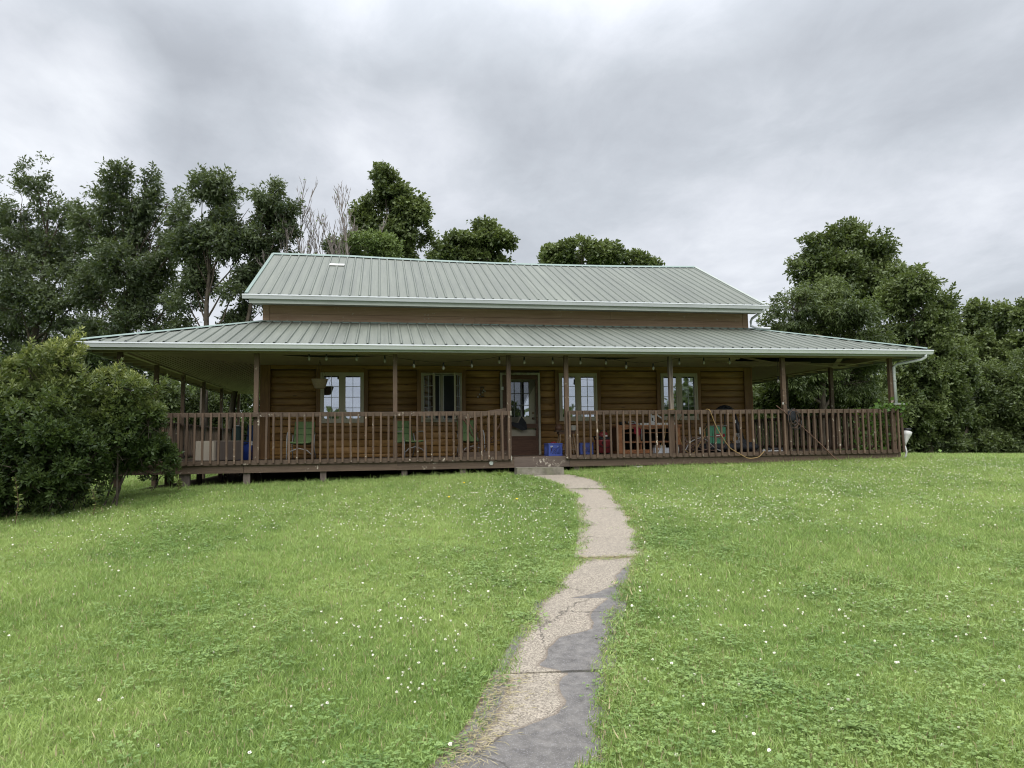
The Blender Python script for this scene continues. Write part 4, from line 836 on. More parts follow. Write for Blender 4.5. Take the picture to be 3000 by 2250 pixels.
# bare dead tree
def deadtree(x, y, H, label):
    z = float(gz(x, y)); o = thing('dead_tree', label, 'tree', (x, y, z)); mb = MB(); tw = MB()
    def grow(p, d, L, r, lv):
        pts = [p]; dd = d.copy()
        for i in range(5):
            dd = (dd+Vector((random.uniform(-.11, .11), random.uniform(-.08, .08), random.uniform(-.02, .12)))).normalized(); pts.append(pts[-1]+dd*L/5)
        (mb if lv < 2 else tw).tube(pts, [r*(1-.75*i/5) for i in range(6)], 6 if lv < 2 else 4, False)
        if lv < 4:
            for k in range({0: 9, 1: 6, 2: 5, 3: 2}[lv]):
                t = random.uniform(.42, .98); j = min(int(t*5), 4); q = pts[j].lerp(pts[j+1], t*5-j)
                nd = (dd+Vector((random.uniform(-1, 1), random.uniform(-.6, .6), random.uniform(.0, .6)))*.48).normalized()
                grow(q, nd, L*random.uniform(.26, .44), max(r*.45, .010), lv+1)
    for ang, L, r in ((-.13, H*.70, .06), (.02, H*.80, .09), (.10, H*.74, .06), (-.05, H*.66, .06), (.17, H*.60, .05), (-.19, H*.60, .04)): grow(Vector((0, 0, -.2)), Vector((ang, 0, 1)).normalized(), L, r, 0)
    put('trunk', (mb, 'deadbark', True), o); put('twigs', (tw, 'deadbark'), o)
    P = np.array([tw.v[i] for i in rng.integers(0, len(tw.v), 260)]); D = unit(rng.normal(size=P.shape)+[0, 0, -.6]); l = rng.uniform(.08, .16, len(P))
    put('dry_leaves', np_mesh('dry_leaves', leaves(P, D, l, l*.5, None), 4, 'leafL', {'tint': rng.uniform(0, 1, len(P))}), o)
deadtree(-5.85, 9.4, 10.3, 'bare dead tree with pale twigs standing left of the roof ridge')
# distant belt of woodland that closes the view, in front and behind the photographer
def belt(name, x0, x1, yf, h, n, leaf, m='leafU', kk=1.0):
    x = rng.uniform(x0, x1, n); y = yf(x)+rng.uniform(-3, 3, n); hh = h*(.75+.25*np.sin(x*.21)+.16*np.sin(x*.67+1)+.08*np.sin(x*1.9))
    z = gz(x, y)+hh*rng.uniform(0, 1, n)**.8; P = np.stack([x, y, z], 1); D = unit(rng.normal(size=P.shape)); l = rng.uniform(.6, 1.3, n)*leaf
    return tag(put(name, np_mesh(name, leaves(P, D, l, l*.7, None), 4, m, {'tint': rng.uniform(0, 1, n)})), kind='stuff')
belt('distant_woodland', -60, -8, lambda x: 38+0*x, 6.0, 26000, .55); belt('distant_woodland', 10, 90, lambda x: 34+0*x-(x-10)*.12, 7.5, 34000, .6)
belt('woodland_across_the_road', -60, 60, lambda x: -75+0*x, 9.0, 16000, 1.1)

# ------------------------------------------------------------------ shrubs at the left corner of the deck
def shrub(label, base, lobes, nstem, nwhorl, tipz, seed):
    z = float(gz(*base)); off = np.array([base[0], base[1], z]); o = thing('shrub', label, 'shrub', (base[0], base[1], z)); r = np.random.default_rng(seed)
    ar = np.array([a*b for *_, a, b in lobes]); cnt = (nwhorl*ar/ar.sum()).astype(int); P = []; A = []
    for (x, y, zz_, a, b), k in zip(lobes, cnt):
        ns = max(8, int(30*a*b/.5)); us = unit(r.normal(size=(ns, 3))); sc = np.array([x, y, zz_])+us*r.uniform(.45, 1.0, (ns, 1))*np.array([a, a*.85, b]); sr = r.uniform(.13, .30, ns)
        ii = r.integers(0, ns, k); u = unit(r.normal(size=(k, 3))+us[ii]*.7+np.array([0, 0, .45])); q = sc[ii]+u*(sr[ii]*(1-np.abs(r.normal(0, .25, k))))[:, None]; P.append(q); A.append(unit(u*.7+np.array([0, 0, .6])))
        nsh = int(5*a/.6)                                    # upright shoots breaking the outline
        for _ in range(nsh):
            th = r.uniform(0, 6.28); c0 = np.array([x+a*.75*math.cos(th), y+a*.6*math.sin(th), zz_+b*r.uniform(.55, .85)]); hs = r.uniform(.15, .42); d0 = unit(np.array([[math.cos(th)*.35, math.sin(th)*.3, 1.0]]))[0]
            for t_ in np.linspace(0, 1, 6): P.append((c0+d0*hs*t_+r.normal(0, .012, 3))[None]); A.append(d0[None])
    P = np.concatenate(P); A = np.concatenate(A); ok = P[:, 2] > gz(P[:, 0], P[:, 1])+.02; P = P[ok]; A = A[ok]; K = len(P)
    nl = 11; idx = np.repeat(np.arange(K), nl); j = np.tile(np.arange(nl), K); A_ = unit(A+r.normal(0, .25, A.shape)); ref = unit(np.cross(A_, r.normal(size=A_.shape))); oth = np.cross(A_, ref)
    ang = j*2.4+np.repeat(r.uniform(0, 6.28, K), nl); up_ = (j/nl)[:, None]
    rad = ref[idx]*np.cos(ang)[:, None]+oth[idx]*np.sin(ang)[:, None]
    D = unit(rad*(1.15-.85*up_)+A_[idx]*(.25+.75*up_)); size = np.repeat(r.uniform(.7, 1.2, K), nl); l = .095*size*(1.1-.45*up_[:, 0])
    Q = P[idx]+A_[idx]*(up_*.13*size[:, None])
    h = np.clip((P[:, 2]-tipz+1.5)/1.9, 0, 1); out_ = (h**1.2*1.15+.04)*r.uniform(.1, 1, K)*(A[:, 2] > .1)*(P[:, 1]*0+1)
    tip = np.clip(out_[idx]*(.35+.8*up_[:, 0]), 0, 1)
    V = leaves(Q, D, l, l*.40, None); tint = np.clip(r.uniform(0, 1, K)[idx]*.55+r.uniform(0, .45, len(idx)), 0, 1)
    put('foliage', np_mesh('foliage', V-off, 4, 'leafB', {'tint': tint, 'tip': tip}), o)
    st = MB()
    for i in range(nstem):
        L = lobes[i % len(lobes)]; b0 = Vector((base[0]+random.uniform(-.5, .5), base[1]-.3+random.uniform(-.3, .1), z-.1)); q = Vector((L[0]+random.uniform(-.6, .6)*L[3], L[1]+random.uniform(-.5, .5)*L[3], L[2]+random.uniform(-.3, .8)*L[4]))
        md = b0.lerp(q, .5)+Vector((random.uniform(-.2, .2), random.uniform(-.2, .2), .15)); st.tube([b0, b0.lerp(md, .5), md, md.lerp(q, .5), q], [.018, .016, .013, .010, .005], 5)
    for i in range(0, K, 14):
        p_ = Vector(P[i]); q = p_-Vector(A[i])*random.uniform(.3, .6); st.tube([q, p_], [.007, .004], 3, False)
    st.v = [(a-off[0], b-off[1], c-off[2]) for a, b, c in st.v]; put('stems', (st, 'bark'), o)
    return o
shrub('large rounded shrub with yellow green tips at the left edge of the lawn', (-9.9, -4.3), [(-9.9, -4.6, .55, 1.0, .85), (-9.3, -4.4, 1.15, .85, .75), (-9.02, -4.2, 1.72, .30, .42), (-8.55, -4.3, 1.0, .55, .5), (-10.6, -4.4, 1.0, .9, .8), (-9.0, -4.7, .35, .9, .75), (-10.4, -4.6, .1, 1.0, .6), (-9.3, -4.6, -.2, .75, .5), (-9.9, -4.9, -.35, .8, .4), (-8.8, -4.6, -.25, .5, .35)], 16, 10500, 2.1, 3)
shrub('darker shrub leaning against the left corner of the deck', (-8.0, -3.9), [(-8.12, -4.1, 1.05, .52, .58), (-8.1, -4.1, .62, .7, .6), (-7.78, -3.75, .62, .45, .58), (-7.66, -3.55, .22, .34, .38), (-8.45, -4.1, .1, .5, .4), (-8.3, -4.4, -.25, .4, .25)], 4, 4600, 1.9, 4)
bb = MB(); 
# single low sprigs in front of the shrubs
for x, y, h in ((-9.05, -5.35, .75), (-8.1, -4.9, .45), (-7.25, -3.2, .35)):
    z = float(gz(x, y)); o = thing('sprig', {-9.05: 'lone upright sprig in the grass before the large shrub', -8.1: 'short sprig at the foot of the darker shrub', -7.25: 'small sprig under the corner of the deck'}[x], 'plant', (x, y, z))
    n = 46; t = rng.uniform(.15, 1, n); P = np.stack([.05*np.sin(t*4), 0*t, t*h], 1); D = unit(rng.normal(size=P.shape)*[1, 1, .3]+[0, 0, .5]); l = rng.uniform(.05, .09, n)
    put('leaves', np_mesh('leaves', leaves(P, D, l, l*.45, None), 4, 'leafB', {'tint': rng.uniform(.4, 1, n), 'tip': rng.uniform(0, .5, n)}), o)
    put('stem', (MB().tube([(0, 0, -.05), (.04, 0, h*.5), (-.02, 0, h)], [.006, .005, .003], 5), 'twig'), o)

# ------------------------------------------------------------------ things on and around the porch
def chair(label, x, y, rz, group='green patio chairs on the porch'):
    t = thing('patio_chair', label, 'chair', (x, y, 0), rz, group); w = .27
    for s_ in (-1, 1):
        put('frame_side', (MB().tube([(s_*w, -.36, .0), (s_*w, -.335, .30), (s_*w, -.30, .52), (s_*w, -.22, .60), (s_*w, .0, .60), (s_*w, .20, .56)], .013, 8), 'chairframe', True), t)
        put('leg', (MB().tube([(s_*(w-.03), .22, .55), (s_*(w-.03), .12, .30), (s_*(w-.02), .30, .0)], .013, 8), 'chairframe', True), t)
    put('stretcher', (MB().tube([(-w, -.33, .10), (-w*.6, -.33, .20), (0, -.33, .245), (w*.6, -.33, .20), (w, -.33, .10)], .011, 8), 'chairframe', True), t)
    prof = [(-.36, .37), (-.33, .385), (-.1, .36), (.10, .345), (.15, .37), (.20, .48), (.27, .66), (.34, .84), (.345, .855)]
    vs = []; ww = .235
    for a, (yy, zz_) in enumerate(prof):
        for k in range(7): u = k/6*2-1; vs.append((u*ww*(1-.06*(a/8)), yy-.0+.02*(u*u), zz_+.018*u*u*(1 if a < 4 else 0)))
    n = len(vs); vs += [(x_, y_+.012, z_-.03) for x_, y_, z_ in vs]; fs = []
    for a in range(8):
        for k in range(6): i = a*7+k; fs += [(i, i+1, i+8, i+7), (n+i, n+i+7, n+i+8, n+i+1)]
    for k in range(6): fs += [(k, n+k, n+k+1, k+1), (56+k, 57+k, n+57+k, n+56+k)]
    for a in range(8): fs += [(a*7, a*7+7, n+a*7+7, n+a*7), (a*7+6, n+a*7+6, n+a*7+13, a*7+13)]
    put('sling_seat', (MB().add(vs, fs), 'green', True), t)
    for zz_, yy in ((.56, .225), (.70, .280)): put('seam', (B(-.225, .225, yy-.012, yy+.004, zz_-.004, zz_+.004), 'leafdark'), t)
    return t
M['leafdark'] = plain('dark green piping', (.06, .12, .05), .8)
chair('green patio chair left of the first window, nearest the left corner', -5.20, -1.02, math.radians(-4))
chair('green patio chair turned to the right, below the opened window', -2.84, -.92, math.radians(24))
chair('green patio chair behind the spare railing left of the door', -1.42, -.95, math.radians(6))
hb = thing('hanging_basket', 'empty coir hanging basket on wires before the left window', 'basket', (-4.82, -1.1, 1.575))
put('basket_bowl', (MB().lathe([(.085, 0), (.12, .02), (.178, .19), (.188, .215), (.172, .215), (.16, .19), (.10, .04)], (0, 0, 0), 20), 'basket', True), hb)
for k in range(4):
    a = k*PI/2+.5; put('wire', (MB().tube([(.182*math.cos(a), .182*math.sin(a), .21), (.0, .0, .62)], .004, 4), 'rubber'), hb)
put('hook', (MB().tube([(0, 0, .62), (0, 0, .65)], .006, 5), 'iron'), hb)
# spare railing section behind the main rail
g = thing('spare_railing', 'brown spare railing section with an upward sloping top leaning behind the rail by the door', 'railing')
put('top_rail', (MB().beam((-1.82, -2.32, .86), (-.72, -2.32, 1.02), .04, .10), 'deck'), g); put('bottom_rail', (MB().beam((-1.82, -2.32, .045), (-.72, -2.32, .075), .04, .13), 'deck'), g)
put('end_post', (B(-1.84, -1.74, -2.36, -2.30, .0, .90), 'deckv'), g)
for k in range(7): x = -1.62+k*.145; put('baluster', (B(x-.019, x+.019, -2.298, -2.26, .06, .90+.14*(x+1.8)), 'deckv'), g)
tw_ = thing('twig_stand', 'bare curved branches bundled behind the railing left of the door', 'branches', (0, 0, 0))
for L in ([(-1.69, .899), (-1.567, .697), (-1.491, .496), (-1.291, .262), (-1.2, .02)], [(-1.394, .912), (-1.382, .556), (-1.276, .2), (-1.25, .01)], [(-.733, .916), (-.959, .505), (-1.23, .122), (-1.3, .01)], [(-1.727, .115), (-1.323, .247), (-.835, .379)], [(-1.534, .913), (-1.55, .5), (-1.526, .01)], [(-1.691, .791), (-1.709, .483), (-1.65, .01)], [(-1.13, .8), (-1.16, .4), (-1.12, .01)], [(-1.60, .85), (-1.45, .6), (-1.40, .3), (-1.46, .01)]):
    yb = -1.85+random.uniform(-.12, .12); put('branch', (MB().tube([(x, yb+.03*math.sin(i*2), z) for i, (x, z) in enumerate(L)], [.017-.002*i for i in range(len(L))], 6), 'twig', True), tw_)
# wall ornament
wa = thing('wall_ornament', 'small dark wire ornament with bells on the log wall left of the door', 'ornament', (-.99, -.06, 1.45))
put('frame', (B(-.045, -.035, -.02, .0, 0, .25).box(.035, .045, -.02, .0, 0, .25).box(-.035, .035, -.02, .0, .23, .25).box(-.035, .035, -.02, 0, 0, .02).box(-.035, .035, -.02, 0, .12, .13), 'iron'), wa)
for x, z in ((0, .10), (.065, .13), (-.115, -.01), (.03, .16), (-.07, .05)): put('bell', (MB().lathe([(.006, .03), (.014, .02), (.020, .0), (.022, -.012)], (x, -.035, z), 10), 'pot', True), wa)
put('wire', (MB().tube([(-.12, -.03, .02), (-.085, -.03, .08), (-.03, -.03, .07), (.03, -.03, .15), (.08, -.03, .13)], .004, 4), 'iron'), wa)
# milk crates
def crate(label, x, y, rz, n=5):
    t = thing('milk_crate', label, 'crate', (x, y, 0), rz, 'blue milk crates'); w, d, h = .165, .165, .28
    put('base', (B(-w+.01, w-.01, -d+.01, d-.01, .0, .012), 'blue'), t)
    for k in range(4):
        q = MB(); q.box(-w, w, -.008, .008, 0, .045).box(-w, w, -.008, .008, .225, h).box(-w, -w+.05, -.008, .008, .045, .225).box(w-.05, w, -.008, .008, .045, .225).box(-w, w, -.016, -.008, .262, h)
        for i in range(7):
            for s_ in (-1, 1):
                x0 = -w+.05+i*.0383-.02; a, b = (x0, .045), (x0+.10*s_+(.04 if s_ > 0 else .08), .225)
                a = (max(min(a[0], w-.05), -w+.05), a[1]); b = (max(min(b[0], w-.05), -w+.05), b[1]); q.beam((a[0], 0, a[1]), (b[0], 0, b[1]), .007, .012)
        if k == 0: q.box(-.05, .05, -.012, .008, .17, .225)
        me = q.mesh('side', 'blue'); off = Vector((0, -d+.008, 0)); off.rotate(Matrix.Rotation(k*PI/2, 3, 'Z')); put('side', me, t, off, (0, 0, k*PI/2))
    return t
crate('blue milk crate with odds and ends at the door opening', .325, -2.02, .05)
j = thing('rag', 'crumpled pale and orange rag lying in the milk crate by the door', 'rag', (.33, -2.02, .20)); sv = [(.12*math.cos(a)*r*1.1, .1*math.sin(a)*r, .07*(1-r)+.03*math.sin(a*5+r*9)) for r in (.05, .4, .7, 1) for a in [2*PI*i/14 for i in range(14)]]
put('cloth', (MB().add(sv, [(i*14+k, i*14+(k+1) % 14, (i+1)*14+(k+1) % 14, (i+1)*14+k) for i in range(3) for k in range(14)]), 'curtain', True), j)
put('cloth_strip', (MB().tube([(-.05, 0, .09), (.0, -.02, .105), (.06, 0, .09)], .012, 6), 'redcloth'), j)
crate('blue milk crate half hidden beside the red vacuum', 1.47, -.62, -.12)
bn = thing('plant_stool', 'small splay legged stool below the third window', 'stool', (.90, -.95, 0))
put('top', (B(-.27, .27, -.13, .13, .555, .58), 'deck'), bn); put('apron', (B(-.20, .20, -.10, .10, .50, .554), 'walnut'), bn)
for sx in (-1, 1):
    for sy in (-1, 1): put('leg', (MB().beam((sx*.15, sy*.08, .55), (sx*.22, sy*.13, 0), .025, .025), 'rafter'), bn)
put('stretcher', (MB().beam((-.2, -.11, .13), (.2, -.11, .13), .02, .03), 'rafter'), bn)
tag(put('flower_pot', (MB().lathe([(.055, 0), (.065, .02), (.08, .09), (.088, .10), (.088, .115), (.07, .115)], (1.08, -.98, .58), 18), 'pot', True)), 'pale round pot standing on the small stool', 'pot')
tag(put('dark_jar', (MB().lathe([(.07, 0), (.09, .03), (.09, .10), (.06, .13), (.055, .15)], (.72, -.95, .58), 16), 'walnut', True)), 'dark brown jar on the left end of the small stool', 'jar')
# shop vacuum
vc = thing('shop_vacuum', 'red drum shop vacuum with black motor head behind the railing', 'vacuum cleaner', (1.90, -.72, 0))
put('drum', (MB().lathe([(.17, .03), (.19, .04), (.205, .30), (.212, .31), (.212, .345), (.19, .35)], (0, 0, 0), 24), 'red', True), vc)
put('drum_lid', (MB().lathe([(.205, .35), (.20, .375), (.15, .41), (.14, .415)], (0, 0, 0), 24), 'black', True), vc); put('motor_head', (MB().lathe([(.125, .41), (.12, .47), (.105, .52), (.06, .54)], (0, 0, 0), 20), 'red', True), vc)
put('carry_handle', (MB().tube([(-.08, -.03, .52), (-.06, -.03, .58), (.06, -.03, .585), (.08, -.03, .52)], .014, 8), 'black', True), vc)
put('bail', (MB().tube([(-.21*math.cos(a), -.215*math.sin(a)-.02 if 0 < a < PI else 0, .33-.17*math.sin(a)) for a in [PI*i/14 for i in range(15)]], .008, 6), 'black', True), vc)
put('hose_port', (MB().lathe([(.04, 0), (.04, .05)], (0, 0, 0), 14), 'black'), vc, (-.06, -.20, .28), (PI/2, 0, 0)); put('label_plate', (B(.01, .06, -.135, -.12, .425, .455), 'white'), vc)
put('hose', (MB().tube([(-.19, .02, .32), (-.24, .0, .42), (-.16, -.05, .44), (-.08, -.1, .40)], .022, 8), 'black', True), vc)
for k in range(4): a = k*PI/2+.6; put('caster', (MB().lathe([(.02, 0), (.025, .015), (.02, .03)], (.17*math.cos(a), .17*math.sin(a), 0), 10), 'black', True), vc)
# low cabinet
cb = thing('cabinet', 'low orange pine television cabinet with open shelves against the wall', 'cabinet', (2.30, -.66, 0)); W_, D_, H_ = 1.62, .52, .70
put('side_panel', (B(0, .03, 0, D_, 0, H_-.04), 'walnut'), cb); put('side_panel', (B(W_-.03, W_, 0, D_, 0, H_-.04), 'walnut'), cb)
put('top', (B(-.05, W_+.05, -.05, D_, H_-.04, H_), 'pine'), cb); put('moulding', (B(-.03, W_+.03, -.03, D_, H_-.065, H_-.042), 'pine'), cb)
for x in (.0, W_-.10): put('stile', (B(x, x+.10, -.018, -.001, .05, H_-.066), 'pine'), cb)
pts = [(.10, H_-.066)]+[(.10+(W_-.2)*t, H_-.115+.028*abs(math.sin(t*PI*2))) for t in [i/24 for i in range(25)]]+[(W_-.10, H_-.066)]
put('scalloped_rail', (MB().prism(pts[::-1], -.018, -.002), 'pine'), cb)
put('shelf', (B(.03, W_-.03, .0, D_-.02, .50, .515), 'pine'), cb); put('mid_rail', (B(.08, W_-.08, -.03, D_-.02, .26, .30), 'pine'), cb); put('base_moulding', (B(-.03, W_+.03, -.035, D_, .0, .03).box(-.015, W_+.015, -.025, D_, .032, .06).box(.08, W_-.08, -.015, D_, .062, .09), 'pine'), cb)
put('back_panel', (B(.03, W_-.03, D_-.015, D_-.003, .03, H_-.05), 'dark'), cb)
for x, z0, z1 in ((.55, .30, .50), (.58, .09, .26), (1.05, .09, .26)): put('divider', (B(x, x+.025, .01, D_-.02, z0, z1), 'pine'), cb)
put('hinge_strip', (B(.60, .612, -.015, -.005, .33, .60), 'chairframe'), cb)
tag(put('paper_box', (B(2.90, 3.86, -.60, -.28, .701, .752), 'white')), 'long flat white box lying on the pine cabinet', 'box')
jg = thing('detergent_jug', 'white square jug with printed front on the long white box', 'jug', (3.30, -.45, .753)); put('body', (B(-.09, .06, -.06, .06, 0, .19), 'white'), jg); put('neck', (MB().lathe([(.03, .19), (.02, .22), (.02, .235)], (-.05, 0, 0), 12), 'white'), jg); put('cap', (MB().lathe([(.024, .235), (.024, .26)], (-.05, 0, 0), 12), 'redcloth'), jg)
put('print', (B(-.06, -.02, -.064, -.0605, .05, .13).box(-.0, .03, -.064, -.0605, .03, .045), 'iron'), jg)
tag(put('pipe_elbow', (MB().tube([(3.36, -.56, .96), (3.40, -.58, .92), (3.48, -.58, .87), (3.50, -.58, .80), (3.50, -.58, .76)], .020, 10), 'white', True)), 'bent white plastic pipe leaning by the jug on the cabinet', 'pipe')
tag(put('power_tool', (MB().box(2.40, 2.50, -.56, -.46, .70, .79).tube([(2.45, -.5, .76), (2.56, -.52, .78)], .03, 8).lathe([(.02, 0), (.035, .03), (.02, .06)], (2.50, -.56, .745), 10), 'black', False)), 'small black tool with pale knob on the left end of the cabinet', 'tool')
tag(put('sander', (B(2.64, 2.88, -.58, -.40, .701, .745).tube([(2.62, -.5, .77), (2.74, -.5, .80), (2.86, -.5, .75)], .02, 8), 'chairframe')), 'grey flat tool beside the dark red cloth on the cabinet', 'tool')
vs = []
for a in range(9):
    t = a/8
    for q in range(7): u = q/6; vs.append((2.58+.20*t+(.03*math.sin(t*6) if q > 2 else 0)+(.12 if q > 3 else 0)*(1-t*.2), -.50-.19*min(u*2.4, 1)-.012*math.sin(t*9), .722-max(0, u-.42)*.62*(1-.35*abs(t-.55)*2)))
tag(put('red_cloth', (MB().add(vs, [(a*7+q, (a+1)*7+q, (a+1)*7+q+1, a*7+q+1) for a in range(8) for q in range(6)]), 'redcloth', True)), 'dark red cloth draped over the cabinet edge', 'cloth')
tag(put('plastic_tub', (B(3.28, 3.56, -.60, -.40, .095, .20), 'pot')), 'pale grey tub on the lowest shelf of the cabinet', 'tub')
tag(put('white_bin', (B(3.16, 3.56, -.90, -.72, .0, .13), 'curtain')), 'low grey white box on the deck before the cabinet', 'box')
# clutter right of the cabinet
M['teal'].name = 'mint enamel'
mt_ = thing('green_sprayer_tank', 'mint green panelled tank with red label leaning among the cables', 'machine', (4.86, -.85, .18)); put('panel', (B(-.17, .17, -.03, .10, 0, .46, rot=Matrix.Rotation(.06, 3, 'Y')), 'teal'), mt_); put('side_panel', (B(-.26, -.175, -.02, .16, .02, .48, rot=Matrix.Rotation(.12, 3, 'Y')), 'teal'), mt_); put('label_strip', (B(-.10, .15, -.038, -.031, .20, .28), 'redcloth'), mt_); put('top_bar', (MB().tube([(-.2, -.03, .475), (.26, -.03, .475)], .008, 6), 'chairframe'), mt_); put('bumper', (B(-.12, .02, -.05, -.032, .22, .25), 'white'), mt_)
put('foot', (B(-.24, .18, -.0, .12, -.18, .0), 'black'), mt_)
bc = thing('black_case', 'long black padded case lying on the deck below the green tank', 'case', (4.95, -1.1, 0)); cs = MB()
for i in range(11): pass
cs.lathe([(.10, -.80), (.17, -.74), (.18, -.4), (.16, 0), (.19, .4), (.21, .66), (.12, .78)], (0, 0, 0), 12, .55, 1); o = put('body', (cs, 'blackcloth', True), bc, (0, 0, .125), (0, PI/2, 0)); put('handle', (MB().tube([(-.1, -.1, .2), (-.05, -.12, .26), (.05, -.12, .26), (.1, -.1, .2)], .01, 6), 'black'), bc)
bl = thing('leaf_blower', 'black leaf blower standing upright against the right wall corner', 'leaf blower', (5.42, -.95, .0)); put('housing', (MB().lathe([(.17, .0), (.20, .04), (.19, .16), (.12, .27), (.07, .33)], (0, 0, .0), 14, 1.1, .7), 'blackcloth', True), bl); put('tube', (MB().tube([(.0, 0, .30), (-.05, .06, .62), (-.10, .12, .96)], [.085, .055, .03], 10), 'black', True), bl); put('switch', (B(-.14, -.11, .03, .05, .72, .80), 'white'), bl)
bp = thing('backpack', 'black backpack perched above the rail near the right wall corner', 'backpack', (5.20, -.55, 1.03)); put('bag', (MB().lathe([(.20, 0), (.25, .03), (.23, .07), (.14, .13), (.05, .16)], (0, 0, 0), 14, 1, .6), 'blackcloth', True), bp); put('strap', (MB().tube([(-.2, -.1, .04), (-.05, -.15, .12), (.12, -.14, .06), (.26, -.05, .02)], .016, 5), 'black', True), bp); put('stand', (MB().tube([(0, 0, .0), (.02, .1, -1.03)], .02, 6), 'iron'), bp)
cc = thing('coiled_hose', 'thin grey hose coiled in rings beside the green tank', 'hose', (5.16, -1.2, .34))
for k in range(4): r = .055+.022*k; put('loop', (MB().tube([(r*math.cos(a), -.02*k+.01*math.sin(a*2), r*math.sin(a)) for a in [2*PI*i/20 for i in range(21)]], .006, 5), 'chairframe', True), cc)
put('tail', (MB().tube([(.11, 0, 0), (.14, -.02, -.15), (.05, -.05, -.33)], .006, 5), 'chairframe', True), cc)
for q, (a, b_, lab) in enumerate((((4.15, -.98, .12), (4.95, -.35, .98), 'black folding pole leaning on the wall left of the green tank'), ((4.02, -1.0, .30), (4.30, -.3, .90), 'shorter black pole left of the leaning pole'))):
    d = Vector((.045, 0, 0)); t = thing('folding_chair_frame' if q == 0 else 'tripod_leg', lab, 'pole'); put('tube', (MB().tube([a, b_], .012, 6), 'black', True), t); put('tube', (MB().tube([Vector(a)+d, Vector(b_)+d], .012, 6), 'black', True), t); put('foot', (MB().tube([Vector(a), Vector(a)-Vector((.05, .02, a[2]))], .012, 6), 'black'), t)
def cable(name, label, pts, m='rubber', r=.009, cat='cable', sub=3):
    P_ = [Vector(p) for p in pts]; out_ = []
    for i in range(len(P_)-1):
        p0, p1, p2, p3 = P_[max(i-1, 0)], P_[i], P_[i+1], P_[min(i+2, len(P_)-1)]
        for s_ in range(sub):
            t = s_/sub; out_.append(.5*((2*p1)+(p2-p0)*t+(2*p0-5*p1+4*p2-p3)*t*t+(3*p1-p0-3*p2+p3)*t**3))
    out_.append(P_[-1]); return tag(put(name, (MB().tube(out_, r, 6), m, True)), label, cat)
YL = -2.64
cable('extension_cord', 'yellow extension cord hanging over the rail and looping down the deck edge', [(3.745, -2.50, .90), (3.748, -2.55, .99), (3.786, YL, .981), (3.834, YL, .884), (3.904, YL, .69), (4.0, YL, .495), (4.123, YL, .3), (4.246, YL, .129), (4.399, YL, .03), (4.578, YL, -.07), (4.681, YL, -.115), (4.812, YL, -.117), (4.945, YL, -.088), (5.028, YL, -.016), (5.10, -2.60, .03), (5.2, -2.45, .035)], 'yellow', .0085, 'cord')
cable('extension_cord', 'yellow cord looped round the weathered post down to the cabinet', [(3.02, -2.50, 1.005), (2.91, -2.51, 1.0), (2.91, -2.39, 1.0), (3.03, -2.38, .98), (2.93, -2.2, .74), (2.896, -2.2, .417), (2.839, -2.2, .271), (2.74, -2.1, .02)], 'yellow', .008, 'cord')
cable('extension_cord', 'pale yellow cord drooping from the rail right of the weathered post', [(3.25, -2.45, .90), (3.304, -1.9, .667), (3.349, -1.9, .415), (3.41, -1.9, .264), (3.459, -1.9, .138), (3.588, -1.9, .012), (3.749, -1.9, .033), (3.864, -1.9, .233), (4.005, -1.9, .407), (3.983, -1.9, .534), (4.034, -1.9, .584), (4.06, -2.1, .75), (4.05, -2.45, .90)], 'yellow', .008, 'cord')
for q, lab in enumerate(('thick brown cable looping low right of the cabinet', 'brown cable arching over the middle of the cable tangle', 'brown cable trailing to the black case')):
    pts = [(4.0+.5*math.cos(a*1.3+q)*(.6+.2*q)+.12*q, -1.35+.1*math.sin(a+q), .22+.17*math.sin(a*1.7+q*2)) for a in [i*.55 for i in range(12)]]
    cable('power_cable', lab, [(pts[0][0], pts[0][1], .01)]+pts+[(pts[-1][0]+.1, -1.3, .01)], 'rubber', .012)
cable('grey_hose', 'grey hose crossing the tangle of cables', [(3.7, -1.4, .01), (3.85, -1.4, .25), (4.1, -1.45, .36), (4.3, -1.4, .28), (4.5, -1.4, .10), (4.7, -1.4, .02)], 'chairframe', .012, 'hose')
tag(put('small_bottle', (MB().lathe([(.03, 0), (.03, .12), (.012, .16), (.012, .2)], (3.62, -1.2, .0), 12).box(3.54, 3.70, -1.28, -1.12, -.0, .0), 'pot', True)), 'clear little bottle at the left side of the cable tangle', 'bottle')
tag(put('floor_crate', (B(3.75, 4.10, -1.0, -.72, 0, .2), 'walnut')), 'dark wooden box behind the brown cables', 'box')
tag(put('power_strip', (B(4.20, 4.245, -1.2, -1.16, .45, .62), 'white')), 'white power strip hanging in the cable tangle', 'power strip')
def shoe(label, x, y, rz):
    t = thing('shoe', label, 'shoe', (x, y, 0), rz, 'shoes on the deck by the right porch post')
    put('sole', (MB().lathe([(.050, 0), (.052, .03)], (0, 0, 0), 14, 2.6, .9), 'white', True), t); put('upper', (MB().lathe([(.049, .03), (.047, .055), (.036, .085), (.026, .10)], (.015, 0, 0), 14, 2.3, .85), 'black', True), t); put('toe', (MB().lathe([(.035, .03), (.03, .05), (.012, .06)], (-.085, 0, 0), 12, 1.1, 1), 'white', True), t); return t
shoe('white soled shoe farthest left by the right porch post', 5.90, -1.3, .2); shoe('middle shoe of the three by the right porch post', 6.15, -1.2, -.3); shoe('right shoe of the three by the right porch post', 6.40, -1.15, .4)
